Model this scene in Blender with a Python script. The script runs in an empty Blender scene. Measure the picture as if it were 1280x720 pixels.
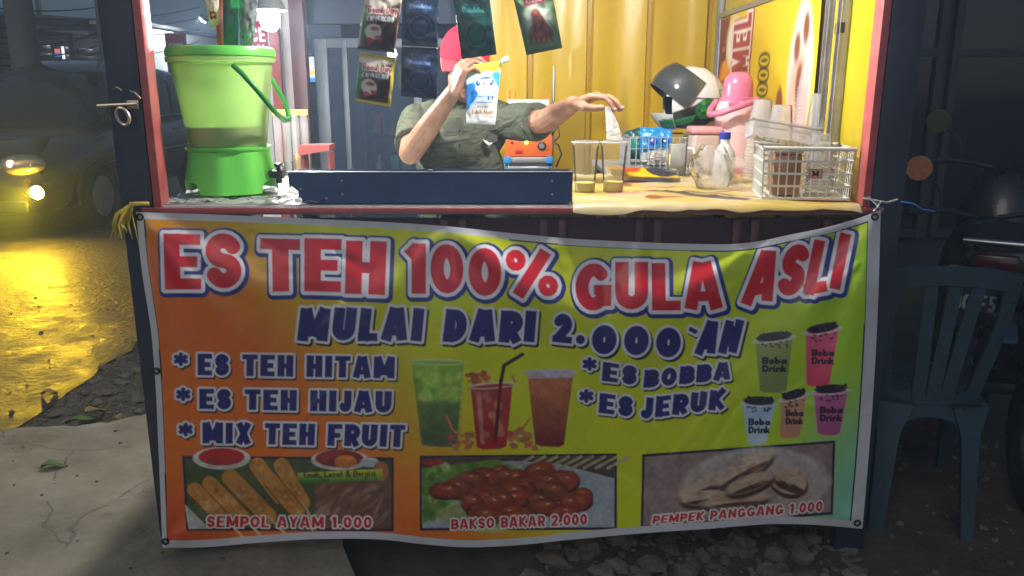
import bpy, bmesh, math, random
import numpy as np
from mathutils import Vector, Matrix, Euler
R = math.radians
PI = math.pi
C = bpy.context.scene.collection
SC = bpy.context.scene
random.seed(7)
rng = np.random.default_rng(7)

# ------------------------------------------------------------------ camera
PITCH, CAM_H, FPX = R(14.0), 1.373, 1004.0
cam_data = bpy.data.cameras.new("camera")
cam_data.sensor_width = 36.0
cam_data.lens = 36.0 * FPX / 1280.0
cam_data.clip_start, cam_data.clip_end = 0.05, 2000
cam = bpy.data.objects.new("camera", cam_data)
C.objects.link(cam)
cam.location = (0, 0, CAM_H)
cam.rotation_euler = (PI / 2 - PITCH, 0, 0)
SC.camera = cam

# ------------------------------------------------------------------ night sky, added soft fill sun, exposure
SKY_STRENGTH = 0.044
world = bpy.data.worlds.new("World")
SC.world = world
world.use_nodes = True
wn = world.node_tree.nodes
sky = wn.new("ShaderNodeTexSky")
sky.sky_type = 'NISHITA'
sky.sun_disc = False
sky.sun_elevation = R(38)
sky.sun_rotation = R(200)
wn["Background"].inputs["Strength"].default_value = SKY_STRENGTH
world.node_tree.links.new(sky.outputs[0], wn["Background"].inputs["Color"])
sun_data = bpy.data.lights.new("fill_sun", 'SUN')  # added soft fill that lifts the lower banner and the chair
sun_data.energy = 0.31
sun_data.angle = R(25)
sun_data.color = (1.0, 0.93, 0.82)
sun = bpy.data.objects.new("fill_sun", sun_data)
C.objects.link(sun)
sun.rotation_euler = (R(50), 0, R(-28))
SC.view_settings.view_transform = 'Standard'
SC.view_settings.look = 'None'
SC.view_settings.gamma = 1
SC.view_settings.exposure = 0.32
SC.cycles.max_bounces = 10
SC.cycles.transparent_max_bounces = 24
SC.cycles.caustics_reflective = False
SC.cycles.caustics_refractive = False
SC.cycles.sample_clamp_indirect = 4.0

# ------------------------------------------------------------------ measuring helpers (photo pixel -> metres)
FWD = np.array([0, math.cos(PITCH), -math.sin(PITCH)])
UPV = np.array([0, math.sin(PITCH), math.cos(PITCH)])
def ray(px, py):
    return FWD + np.array([1.0, 0, 0]) * ((px - 640) / FPX) + UPV * ((360 - py) / FPX)
def P(px, py, Y):
    d = ray(px, py)
    t = Y / d[1]
    return Vector((d[0] * t, Y, CAM_H + d[2] * t))
def Z(px, py, z):
    d = ray(px, py)
    t = (z - CAM_H) / d[2]
    return Vector((d[0] * t, d[1] * t, z))

# ------------------------------------------------------------------ objects
def tag(o, label=None, cat=None, group=None, kind=None):
    if label: o["label"] = label
    if cat: o["category"] = cat
    if group: o["group"] = group
    if kind: o["kind"] = kind
    return o
def thing(name, label, cat, loc=(0, 0, 0), rz=0.0, group=None):
    o = bpy.data.objects.new(name, None)
    C.objects.link(o)
    o.empty_display_size = 0.1
    o.location = loc
    o.rotation_euler = (0, 0, rz)
    return tag(o, label, cat, group)
def copy_tree(o, parent=None):
    c = o.copy()
    C.objects.link(c)
    if parent is not None:
        c.parent = parent
    for ch in list(o.children):
        copy_tree(ch, c)
    return c

class MB:
    """collects boxes, tubes, sheets ... and links them as ONE mesh object"""
    def __init__(s):
        s.v, s.f, s.n = [], [], 0
    def add(s, verts, faces, mat=None):
        if mat is not None:
            verts = [mat @ Vector(v) for v in verts]
        b = s.n
        s.v.extend([tuple(v) for v in verts])
        s.f.extend([tuple(i + b for i in f) for f in faces])
        s.n = len(s.v)
        return s
    def box(s, c, size, rot=None, bevel=0.0, seg=2):
        bm = bmesh.new()
        bmesh.ops.create_cube(bm, size=1.0)
        for v in bm.verts:
            v.co = Vector((v.co.x * size[0], v.co.y * size[1], v.co.z * size[2]))
        if bevel > 0:
            bmesh.ops.bevel(bm, geom=list(bm.edges), offset=min(bevel, min(size) * 0.45), segments=seg, affect='EDGES', profile=0.5)
        bm.verts.index_update()
        m = Matrix.Translation(Vector(c))
        if rot is not None:
            m = m @ Euler(rot).to_matrix().to_4x4()
        s.add([v.co.copy() for v in bm.verts], [[v.index for v in f.verts] for f in bm.faces], m)
        bm.free()
        return s
    def bar(s, p, q, w, h, up=(0, 0, 1), bevel=0.0):
        p, q = Vector(p), Vector(q)
        d = (q - p)
        L = d.length
        d.normalize()
        u = Vector(up)
        if abs(d.dot(u)) > 0.98:
            u = Vector((0, 1, 0))
        x = d.cross(u).normalized()
        z = x.cross(d).normalized()
        m = Matrix((x, d, z)).transposed().to_4x4()
        m.translation = (p + q) / 2
        t = MB().box((0, 0, 0), (w, L, h), bevel=bevel)
        return s.add(t.v, t.f, m)
    def tube(s, pts, r, n=8, caps=True, closed=False):
        pts = [Vector(p) for p in pts]
        rs = r if isinstance(r, (list, tuple)) else [r] * len(pts)
        rings = []
        prev = None
        for i, p in enumerate(pts):
            if closed:
                d = pts[(i + 1) % len(pts)] - pts[i - 1]
            else:
                d = pts[min(i + 1, len(pts) - 1)] - pts[max(i - 1, 0)]
            d.normalize()
            if prev is None:
                a = Vector((0, 0, 1)) if abs(d.z) < 0.9 else Vector((1, 0, 0))
                x = d.cross(a).normalized()
            else:
                x = (prev - d * prev.dot(d)).normalized()
            prev = x
            y = d.cross(x)
            rings.append([p + (x * math.cos(2 * PI * k / n) + y * math.sin(2 * PI * k / n)) * rs[i] for k in range(n)])
        v = [q for rg in rings for q in rg]
        f = []
        m = len(rings)
        for i in range(m if closed else m - 1):
            j = (i + 1) % m
            for k in range(n):
                f.append((i * n + k, i * n + (k + 1) % n, j * n + (k + 1) % n, j * n + k))
        if caps and not closed:
            f.append(tuple(reversed(range(n))))
            f.append(tuple((m - 1) * n + k for k in range(n)))
        return s.add(v, f)
    def lathe(s, prof, origin=(0, 0, 0), n=32, mat=None, cap0=True, cap1=True):
        """prof: list of (r, z) from bottom to top"""
        v, f = [], []
        for r, z in prof:
            for k in range(n):
                a = 2 * PI * k / n
                v.append(Vector((r * math.cos(a), r * math.sin(a), z)))
        m = len(prof)
        for i in range(m - 1):
            for k in range(n):
                f.append((i * n + k, i * n + (k + 1) % n, (i + 1) * n + (k + 1) % n, (i + 1) * n + k))
        if cap0: f.append(tuple(reversed(range(n))))
        if cap1: f.append(tuple((m - 1) * n + k for k in range(n)))
        M = mat if mat is not None else Matrix.Translation(Vector(origin))
        return s.add(v, f, M)
    def ball(s, c, r, mat=None, nu=20, nv=12):
        rr = r if isinstance(r, (tuple, list)) else (r, r, r)
        v, f = [Vector((0, 0, -rr[2]))], []
        for i in range(1, nv):
            t = -PI / 2 + PI * i / nv
            for k in range(nu):
                a = 2 * PI * k / nu
                v.append(Vector((rr[0] * math.cos(t) * math.cos(a), rr[1] * math.cos(t) * math.sin(a), rr[2] * math.sin(t))))
        v.append(Vector((0, 0, rr[2])))
        for k in range(nu):
            f.append((0, 1 + (k + 1) % nu, 1 + k))
            b = 1 + (nv - 2) * nu
            f.append((len(v) - 1, b + k, b + (k + 1) % nu))
        for i in range(nv - 2):
            for k in range(nu):
                f.append((1 + i * nu + k, 1 + i * nu + (k + 1) % nu, 1 + (i + 1) * nu + (k + 1) % nu, 1 + (i + 1) * nu + k))
        M = Matrix.Translation(Vector(c))
        if mat is not None:
            M = M @ mat
        return s.add(v, f, M)
    def capsule(s, p, q, r0, r1, n=14):
        p, q = Vector(p), Vector(q)
        d = q - p
        L = max(d.length, 1e-5)
        d.normalize()
        pts, rs = [], []
        for i in range(0, 5):
            a = PI / 2 * i / 5
            pts.append(p - d * r0 * math.cos(a)); rs.append(max(r0 * math.sin(a), r0 * 0.03))
        pts.append(p); rs.append(r0)
        pts.append(q); rs.append(r1)
        for i in range(1, 6):
            a = PI / 2 * i / 5
            pts.append(q + d * r1 * math.sin(a)); rs.append(max(r1 * math.cos(a), r1 * 0.03))
        return s.tube(pts, rs, n)
    def sheet(s, grid):
        """grid: list of rows of points"""
        n, m = len(grid), len(grid[0])
        v = [p for row in grid for p in row]
        f = [(i * m + j, i * m + j + 1, (i + 1) * m + j + 1, (i + 1) * m + j) for i in range(n - 1) for j in range(m - 1)]
        return s.add(v, f)
    def prism(s, poly, y0, y1, plane='xz', mat=None):
        """poly outline in a plane pushed along the third axis from y0 to y1"""
        n = len(poly)
        def mk(a, b, c):
            return {'xz': (a, c, b), 'xy': (a, b, c), 'yz': (c, a, b)}[plane]
        v = [mk(a, b, y0) for a, b in poly] + [mk(a, b, y1) for a, b in poly]
        f = [tuple(range(n)), tuple(reversed(range(n, 2 * n)))]
        for k in range(n):
            f.append((k, n + k, n + (k + 1) % n, (k + 1) % n))
        bm = bmesh.new()
        bv = [bm.verts.new(p) for p in v]
        for q in f: bm.faces.new([bv[i] for i in q])
        bmesh.ops.recalc_face_normals(bm, faces=bm.faces)
        bm.verts.index_update()
        s.add([x.co.copy() for x in bm.verts], [[x.index for x in q.verts] for q in bm.faces], mat)
        bm.free()
        return s
    def build(s, name, mat, parent=None, smooth=40, colors=None):
        me = bpy.data.meshes.new(name)
        me.from_pydata(s.v, [], s.f)
        me.update()
        if smooth:
            me.shade_smooth()
            if smooth < 180:
                me.set_sharp_from_angle(angle=R(smooth))
        if colors is not None:
            a = me.color_attributes.new("print", 'FLOAT_COLOR', 'POINT')
            a.data.foreach_set("color", np.asarray(colors, dtype=np.float32).ravel())
        if mat is not None:
            me.materials.append(mat)
        o = bpy.data.objects.new(name, me)
        C.objects.link(o)
        if parent is not None:
            o.parent = parent
        return o

def fuse(parts_mb, voxel, name, mat, parent=None, smooth_iter=6):
    """one continuous surface out of overlapping volumes"""
    tmp = parts_mb.build("fuse_source", None, None, smooth=0)
    m = tmp.modifiers.new("r", 'REMESH')
    m.mode = 'VOXEL'
    m.voxel_size = voxel
    m.use_smooth_shade = True
    sm = tmp.modifiers.new("s", 'SMOOTH')
    sm.factor = 0.5
    sm.iterations = smooth_iter
    dg = bpy.context.evaluated_depsgraph_get()
    me = bpy.data.meshes.new_from_object(tmp.evaluated_get(dg), depsgraph=dg)
    bpy.data.objects.remove(tmp)
    me.name = name
    me.shade_smooth()
    me.materials.clear()
    me.materials.append(mat)
    o = bpy.data.objects.new(name, me)
    C.objects.link(o)
    if parent is not None:
        o.parent = parent
    return o

# ------------------------------------------------------------------ materials
def s2l(c):
    c = np.asarray(c, dtype=float) / 255.0
    return np.where(c <= 0.04045, c / 12.92, ((c + 0.055) / 1.055) ** 2.4)
def new_mat(name):
    m = bpy.data.materials.new(name)
    m.use_nodes = True
    return m, m.node_tree.nodes, m.node_tree.links, m.node_tree.nodes["Principled BSDF"]
def mat(name, col, rough=0.5, metal=0.0, var=0.12, scale=9.0, bump=0.0, bscale=60.0, dirt=0.0, dirtcol=(0.04, 0.03, 0.02), dscale=3.0, spec=0.5, trans=0.0, coat=0.0, alpha=1.0, stretch=None):
    """base colour with uneven tone, worn patches (dirt) and a fine bump"""
    m, n, l, b = new_mat(name)
    tc = n.new("ShaderNodeTexCoord")
    src = tc.outputs["Object"]
    if stretch:
        mp = n.new("ShaderNodeMapping")
        mp.inputs["Scale"].default_value = stretch
        l.new(src, mp.inputs[0])
        src = mp.outputs[0]
    nz = n.new("ShaderNodeTexNoise")
    nz.inputs["Scale"].default_value = scale
    nz.inputs["Detail"].default_value = 6
    nz.inputs["Roughness"].default_value = 0.6
    l.new(src, nz.inputs["Vector"])
    cr = n.new("ShaderNodeValToRGB")
    c = np.array(col[:3])
    cr.color_ramp.elements[0].position = 0.3
    cr.color_ramp.elements[1].position = 0.7
    cr.color_ramp.elements[0].color = (*np.clip(c * (1 - var), 0, 1), 1)
    cr.color_ramp.elements[1].color = (*np.clip(c * (1 + var), 0, 1), 1)
    l.new(nz.outputs["Fac"], cr.inputs[0])
    out = cr.outputs[0]
    if dirt > 0:
        n2 = n.new("ShaderNodeTexNoise")
        n2.inputs["Scale"].default_value = dscale
        n2.inputs["Detail"].default_value = 8
        n2.inputs["Roughness"].default_value = 0.72
        l.new(src, n2.inputs["Vector"])
        r2 = n.new("ShaderNodeValToRGB")
        r2.color_ramp.elements[0].position = 0.52
        r2.color_ramp.elements[1].position = 0.68
        l.new(n2.outputs["Fac"], r2.inputs[0])
        mu = n.new("ShaderNodeMath"); mu.operation = 'MULTIPLY'; mu.inputs[1].default_value = dirt
        l.new(r2.outputs[0], mu.inputs[0])
        mx = n.new("ShaderNodeMix"); mx.data_type = 'RGBA'
        l.new(mu.outputs[0], mx.inputs[0])
        l.new(out, mx.inputs[6])
        mx.inputs[7].default_value = (*dirtcol, 1)
        out = mx.outputs[2]
    l.new(out, b.inputs["Base Color"])
    rr = n.new("ShaderNodeMapRange")
    rr.inputs["To Min"].default_value = max(rough - 0.1, 0.02)
    rr.inputs["To Max"].default_value = min(rough + 0.1, 1)
    l.new(nz.outputs["Fac"], rr.inputs[0])
    l.new(rr.outputs[0], b.inputs["Roughness"])
    b.inputs["Metallic"].default_value = metal
    b.inputs["Specular IOR Level"].default_value = spec
    b.inputs["Transmission Weight"].default_value = trans
    b.inputs["Coat Weight"].default_value = coat
    b.inputs["Alpha"].default_value = alpha
    if bump > 0:
        nb = n.new("ShaderNodeTexNoise")
        nb.inputs["Scale"].default_value = bscale
        nb.inputs["Detail"].default_value = 5
        l.new(src, nb.inputs["Vector"])
        bp = n.new("ShaderNodeBump")
        bp.inputs["Strength"].default_value = bump
        bp.inputs["Distance"].default_value = 0.01
        l.new(nb.outputs["Fac"], bp.inputs["Height"])
        l.new(bp.outputs[0], b.inputs["Normal"])
    return m
def print_mat(name, rough=0.4, bump=0.15, bscale=25, coat=0.0, spec=0.5):
    """shows the colours printed on a surface (point colours of the mesh)"""
    m, n, l, b = new_mat(name)
    a = n.new("ShaderNodeAttribute")
    a.attribute_name = "print"
    l.new(a.outputs["Color"], b.inputs["Base Color"])
    b.inputs["Roughness"].default_value = rough
    b.inputs["Coat Weight"].default_value = coat
    b.inputs["Specular IOR Level"].default_value = spec
    tc = n.new("ShaderNodeTexCoord")
    nb = n.new("ShaderNodeTexNoise")
    nb.inputs["Scale"].default_value = bscale
    nb.inputs["Detail"].default_value = 4
    l.new(tc.outputs["Object"], nb.inputs["Vector"])
    bp = n.new("ShaderNodeBump")
    bp.inputs["Strength"].default_value = bump
    bp.inputs["Distance"].default_value = 0.01
    l.new(nb.outputs["Fac"], bp.inputs["Height"])
    l.new(bp.outputs[0], b.inputs["Normal"])
    return m
def emit_mat(name, col, strength):
    m, n, l, b = new_mat(name)
    b.inputs["Base Color"].default_value = (*col, 1)
    b.inputs["Emission Color"].default_value = (*col, 1)
    b.inputs["Emission Strength"].default_value = strength
    return m
def clear_mat(name, tint=(1, 1, 1), see=0.7, rough=0.08, body=0.1, bump=0.0, bscale=30):
    """thin clear plastic: mostly see-through, a little milky, with highlights"""
    m = bpy.data.materials.new(name)
    m.use_nodes = True
    n, l = m.node_tree.nodes, m.node_tree.links
    n.clear()
    out = n.new("ShaderNodeOutputMaterial")
    tr = n.new("ShaderNodeBsdfTransparent"); tr.inputs[0].default_value = (*tint, 1)
    df = n.new("ShaderNodeBsdfDiffuse"); df.inputs[0].default_value = (*(np.array(tint) * 0.92), 1)
    tl = n.new("ShaderNodeBsdfTranslucent"); tl.inputs[0].default_value = (*(np.array(tint) * 0.92), 1)
    gl = n.new("ShaderNodeBsdfGlossy"); gl.inputs["Roughness"].default_value = rough
    lw = n.new("ShaderNodeFresnel"); lw.inputs[0].default_value = 1.2
    ad = n.new("ShaderNodeMixShader"); ad.inputs[0].default_value = 0.3
    l.new(df.outputs[0], ad.inputs[1]); l.new(tl.outputs[0], ad.inputs[2])
    mx = n.new("ShaderNodeMixShader"); mx.inputs[0].default_value = see
    l.new(ad.outputs[0], mx.inputs[1]); l.new(tr.outputs[0], mx.inputs[2])
    mg = n.new("ShaderNodeMixShader")
    l.new(lw.outputs[0], mg.inputs[0]); l.new(mx.outputs[0], mg.inputs[1]); l.new(gl.outputs[0], mg.inputs[2])
    if bump > 0:
        tc = n.new("ShaderNodeTexCoord")
        nb = n.new("ShaderNodeTexNoise"); nb.inputs["Scale"].default_value = bscale; nb.inputs["Detail"].default_value = 3
        l.new(tc.outputs["Object"], nb.inputs["Vector"])
        bp = n.new("ShaderNodeBump"); bp.inputs["Strength"].default_value = bump; bp.inputs["Distance"].default_value = 0.02
        l.new(nb.outputs["Fac"], bp.inputs["Height"])
        for q in (gl, df, lw): l.new(bp.outputs[0], q.inputs["Normal"])
    l.new(mg.outputs[0], out.inputs[0])
    return m

# ------------------------------------------------------------------ printing: letters and shapes drawn as distance fields
def arc(cx, cy, rx, ry, a0, a1, n=10):
    return [(cx + rx * math.cos(R(a0 + (a1 - a0) * i / n)), cy + ry * math.sin(R(a0 + (a1 - a0) * i / n))) for i in range(n + 1)]
def poly_round(pts):
    return [(*pts[i], *pts[i + 1], 1) for i in range(len(pts) - 1)]
def glyph(ch, t):
    h = t / 2
    w = 0.62
    V = lambda x, a=0.0, b=1.0: (x, a, x, b, 0)
    def Hh(y, a, b):          # level bars are thinner than upright ones
        y = h * .74 if abs(y - h) < 1e-6 else (1 - h * .74 if abs(y - 1 + h) < 1e-6 else y)
        return (a, y, b, y, 0)
    D = lambda a, b, c, d: (a, b, c, d, 0)
    if ch == ' ': return 0.34, []
    if ch == 'E': return w, [V(h), Hh(1 - h, 0, w), Hh(.5, 0, w * .9), Hh(h, 0, w)]
    if ch == 'F': return w, [V(h), Hh(1 - h, 0, w), Hh(.48, 0, w * .88)]
    if ch == 'H': return .68, [V(h), V(.68 - h), Hh(.5, h, .68 - h)]
    if ch == 'I': return t, [V(h)]
    if ch == 'L': return .58, [V(h), Hh(h, 0, .58)]
    if ch == 'T': return .66, [V(.33), Hh(1 - h, 0, .66)]
    if ch in 'O0':
        ww = .72 if ch == 'O' else .64
        return ww, poly_round(arc(ww / 2, .5, ww / 2 - h, .5 - h, 0, 360, 20))
    if ch == 'Q': return .72, poly_round(arc(.36, .5, .36 - h, .5 - h, 0, 360, 20)) + [(.42, .28, .68, .02, 0)]
    if ch == 'C': return .68, poly_round(arc(.36, .5, .36 - h, .5 - h, 45, 315, 16))
    if ch == 'G': return .74, poly_round(arc(.37, .5, .37 - h, .5 - h, 48, 330, 16)) + [Hh(.44, .38, .74), V(.74 - h, .1, .5)]
    if ch == 'U': return .68, [V(h, .34, 1), V(.68 - h, .34, 1)] + poly_round(arc(.34, .34, .34 - h, .34 - h, 180, 360, 10))
    if ch == 'J': return .52, [V(.52 - h, .3, 1)] + poly_round(arc(.26, .28, .26 - h, .28 - h, 185, 360, 8))
    if ch == 'S':
        ry = (1 - t) / 4
        return .62, poly_round(arc(.31, 1 - h - ry, .31 - h, ry, 25, 270, 12) + arc(.31, h + ry, .31 - h, ry, 90, -155, 12))
    if ch == 'D': return .68, [V(h), Hh(1 - h, 0, .3), Hh(h, 0, .3)] + poly_round(arc(.3, .5, .38 - h, .5 - h, 90, -90, 12))
    if ch in 'PRB':
        ry = (1 - t) / 4 if ch == 'B' else .27 - h / 2 + .02
        cy = 1 - h - ry
        s = [V(h), Hh(1 - h, 0, .34), Hh(cy - ry, 0, .34)] + poly_round(arc(.34, cy, .27 - h / 2, ry, 90, -90, 8))
        if ch == 'R': s.append(D(.3, .46, .56, 0))
        if ch == 'B':
            s += [Hh(h, 0, .34)] + poly_round(arc(.34, h + ry, .29 - h / 2, ry, 90, -90, 8))
        return .64, s
    if ch == 'A': return .78, [D(h * .9, 0, .34, 1), D(.78 - h * .9, 0, .44, 1), Hh(.27, .2, .58)]
    if ch == 'V': return .74, [D(h, 1, .33, 0), D(.74 - h, 1, .41, 0)]
    if ch == 'Y': return .70, [D(h, 1, .33, .42), D(.70 - h, 1, .37, .42), V(.35, 0, .5)]
    if ch == 'M': return .90, [V(h), V(.90 - h), D(h * 1.1, 1, .45, .15), D(.9 - h * 1.1, 1, .45, .15)]
    if ch == 'W': return .96, [D(h, 1, .26, 0), D(.26, 0, .48, .9), D(.48, .9, .70, 0), D(.70, 0, .96 - h, 1)]
    if ch == 'N': return .72, [V(h), V(.72 - h), D(h, 1 - h * .6, .72 - h, h * .6)]
    if ch == 'X': return .72, [D(h, 0, .72 - h, 1), D(h, 1, .72 - h, 0)]
    if ch == 'K': return .68, [V(h), D(h, .42, .60, 1), D(h * 1.6, .56, .62, 0)]
    if ch == 'Z': return .62, [Hh(1 - h, 0, .62), Hh(h, 0, .62), D(h, h, .62 - h, 1 - h)]
    if ch == '1': return .40, [V(.26), (.06, .74, .24, .93, 0)]
    if ch == '2': return .62, poly_round(arc(.31, 1 - h - .24 + h * .4, .31 - h, .24 - h * .2, 160, -30, 9) + [(h * 1.2, h * 1.2)]) + [Hh(h, 0, .62)]
    if ch == '3': return .60, poly_round(arc(.3, .74, .3 - h, .26 - h, 150, -90, 9) + arc(.3, .27, .3 - h, .27 - h, 90, -150, 9))
    if ch == '4': return .64, [V(.46), Hh(.3, 0, .64), D(.4, 1, .05, .3)]
    if ch == '5': return .60, [Hh(1 - h, .06, .58), V(.06 + h, .5, 1)] + poly_round(arc(.29, .33, .3 - h, .33 - h, 120, -150, 10))
    if ch == '6': return .62, poly_round(arc(.31, .32, .31 - h, .32 - h, 0, 360, 14)) + [D(.12, .42, .42, 1)]
    if ch == '7': return .58, [Hh(1 - h, 0, .58), D(.5, 1 - h, .2, 0)]
    if ch == '8': return .62, poly_round(arc(.31, .74, .28 - h, .26 - h, 0, 360, 12)) + poly_round(arc(.31, .27, .31 - h, .27 - h, 0, 360, 12))
    if ch == '9': return .62, poly_round(arc(.31, .68, .31 - h, .32 - h, 0, 360, 14)) + [D(.5, .58, .2, 0)]
    if ch == '%':
        return .98, [(.22, 0, .76, 1, 0)] + poly_round(arc(.19, .76, .11, .14, 0, 360, 10)) + poly_round(arc(.79, .24, .11, .14, 0, 360, 10))
    if ch == '.': return t * 1.0, [(h, h, h + .001, h, 1)]
    if ch == ',': return t, [(h, h, h * .4, -h, 1)]
    if ch == "'": return t, [(h, 1 - h, h * .8, .72, 0)]
    if ch == '-': return .4, [Hh(.5, 0.03, .37)]
    if ch == '&': return .66, poly_round(arc(.28, .75, .15, .2, 0, 360, 10)) + poly_round(arc(.28, .28, .24, .24, 0, 360, 12)) + [D(.3, .5, .66, 0)]
    if ch == '*':
        return .56, [(.28 - .25 * math.cos(R(a)), .55 - .27 * math.sin(R(a)), .28 + .25 * math.cos(R(a)), .55 + .27 * math.sin(R(a)), 1) for a in (90, 30, 150)]
    x = .56
    o = lambda: poly_round(arc(.26, .3, .22 - h * .4, .28 - h * .6, 0, 360, 12))
    if ch == 'a': return x, o() + [V(.5, 0, .6)]
    if ch == 'b': return x, o() + [V(.06, 0, 1)]
    if ch == 'd': return x, o() + [V(.48, 0, 1)]
    if ch == 'p': return x, o() + [V(.06, -.35, .6)]
    if ch == 'g': return x, o() + poly_round([(.48, .6), (.48, -.15), (.3, -.3), (.1, -.24)])
    if ch == 'o': return x, o()
    if ch == 'c': return .5, poly_round(arc(.26, .3, .22 - h * .4, .28 - h * .6, 50, 310, 10))
    if ch == 'e': return .54, poly_round(arc(.26, .3, .22 - h * .4, .28 - h * .6, 0, 310, 10)) + [Hh(.3, .06, .48)]
    if ch == 'i': return .16 + h, [V(.08, 0, .6), (.08, .82, .081, .82, 1)]
    if ch == 'l': return .16 + h, [V(.08, 0, 1)]
    if ch == 'k': return .5, [V(.06, 0, 1), D(.08, .25, .44, .6), D(.16, .34, .46, 0)]
    if ch in 'nhm':
        s = [V(.06, 0, 1 if ch == 'h' else .6), V(.46, 0, .36)] + poly_round(arc(.26, .34, .2, .24 - h * .4, 180, 0, 8))
        return .52, s
    if ch == 'r': return .38, [V(.06, 0, .6)] + poly_round(arc(.28, .34, .2, .22, 180, 60, 6))
    if ch == 't': return .4, [V(.18, 0, .95), Hh(.58, 0, .38)]
    if ch == 'u': return .52, [V(.46, 0, .6), V(.06, .24, .6)] + poly_round(arc(.26, .26, .2, .24 - h * .4, 180, 360, 8))
    if ch == 's': return .46, poly_round(arc(.23, .44, .17, .13, 30, 270, 8) + arc(.23, .17, .18, .14, 90, -150, 8))
    if ch == 'z': return .46, [Hh(.58, .02, .44), Hh(.03, .02, .44), D(.06, .04, .4, .56)]
    if ch == 'y': return .5, [D(.04, .6, .25, .05), D(.46, .6, .18, -.3)]
    if ch == 'f': return .36, [V(.14, 0, .8), Hh(.58, 0, .34)] + poly_round(arc(.28, .8, .14, .18, 180, 70, 5))
    if ch.islower():
        ww, ss = glyph(ch.upper(), t)
        return ww * .72, [(a * .72, b * .72, c * .72, d * .72, k) for a, b, c, d, k in ss]
    return .5, [V(h), V(.5 - h), Hh(h, 0, .5), Hh(1 - h, 0, .5)]

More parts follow.
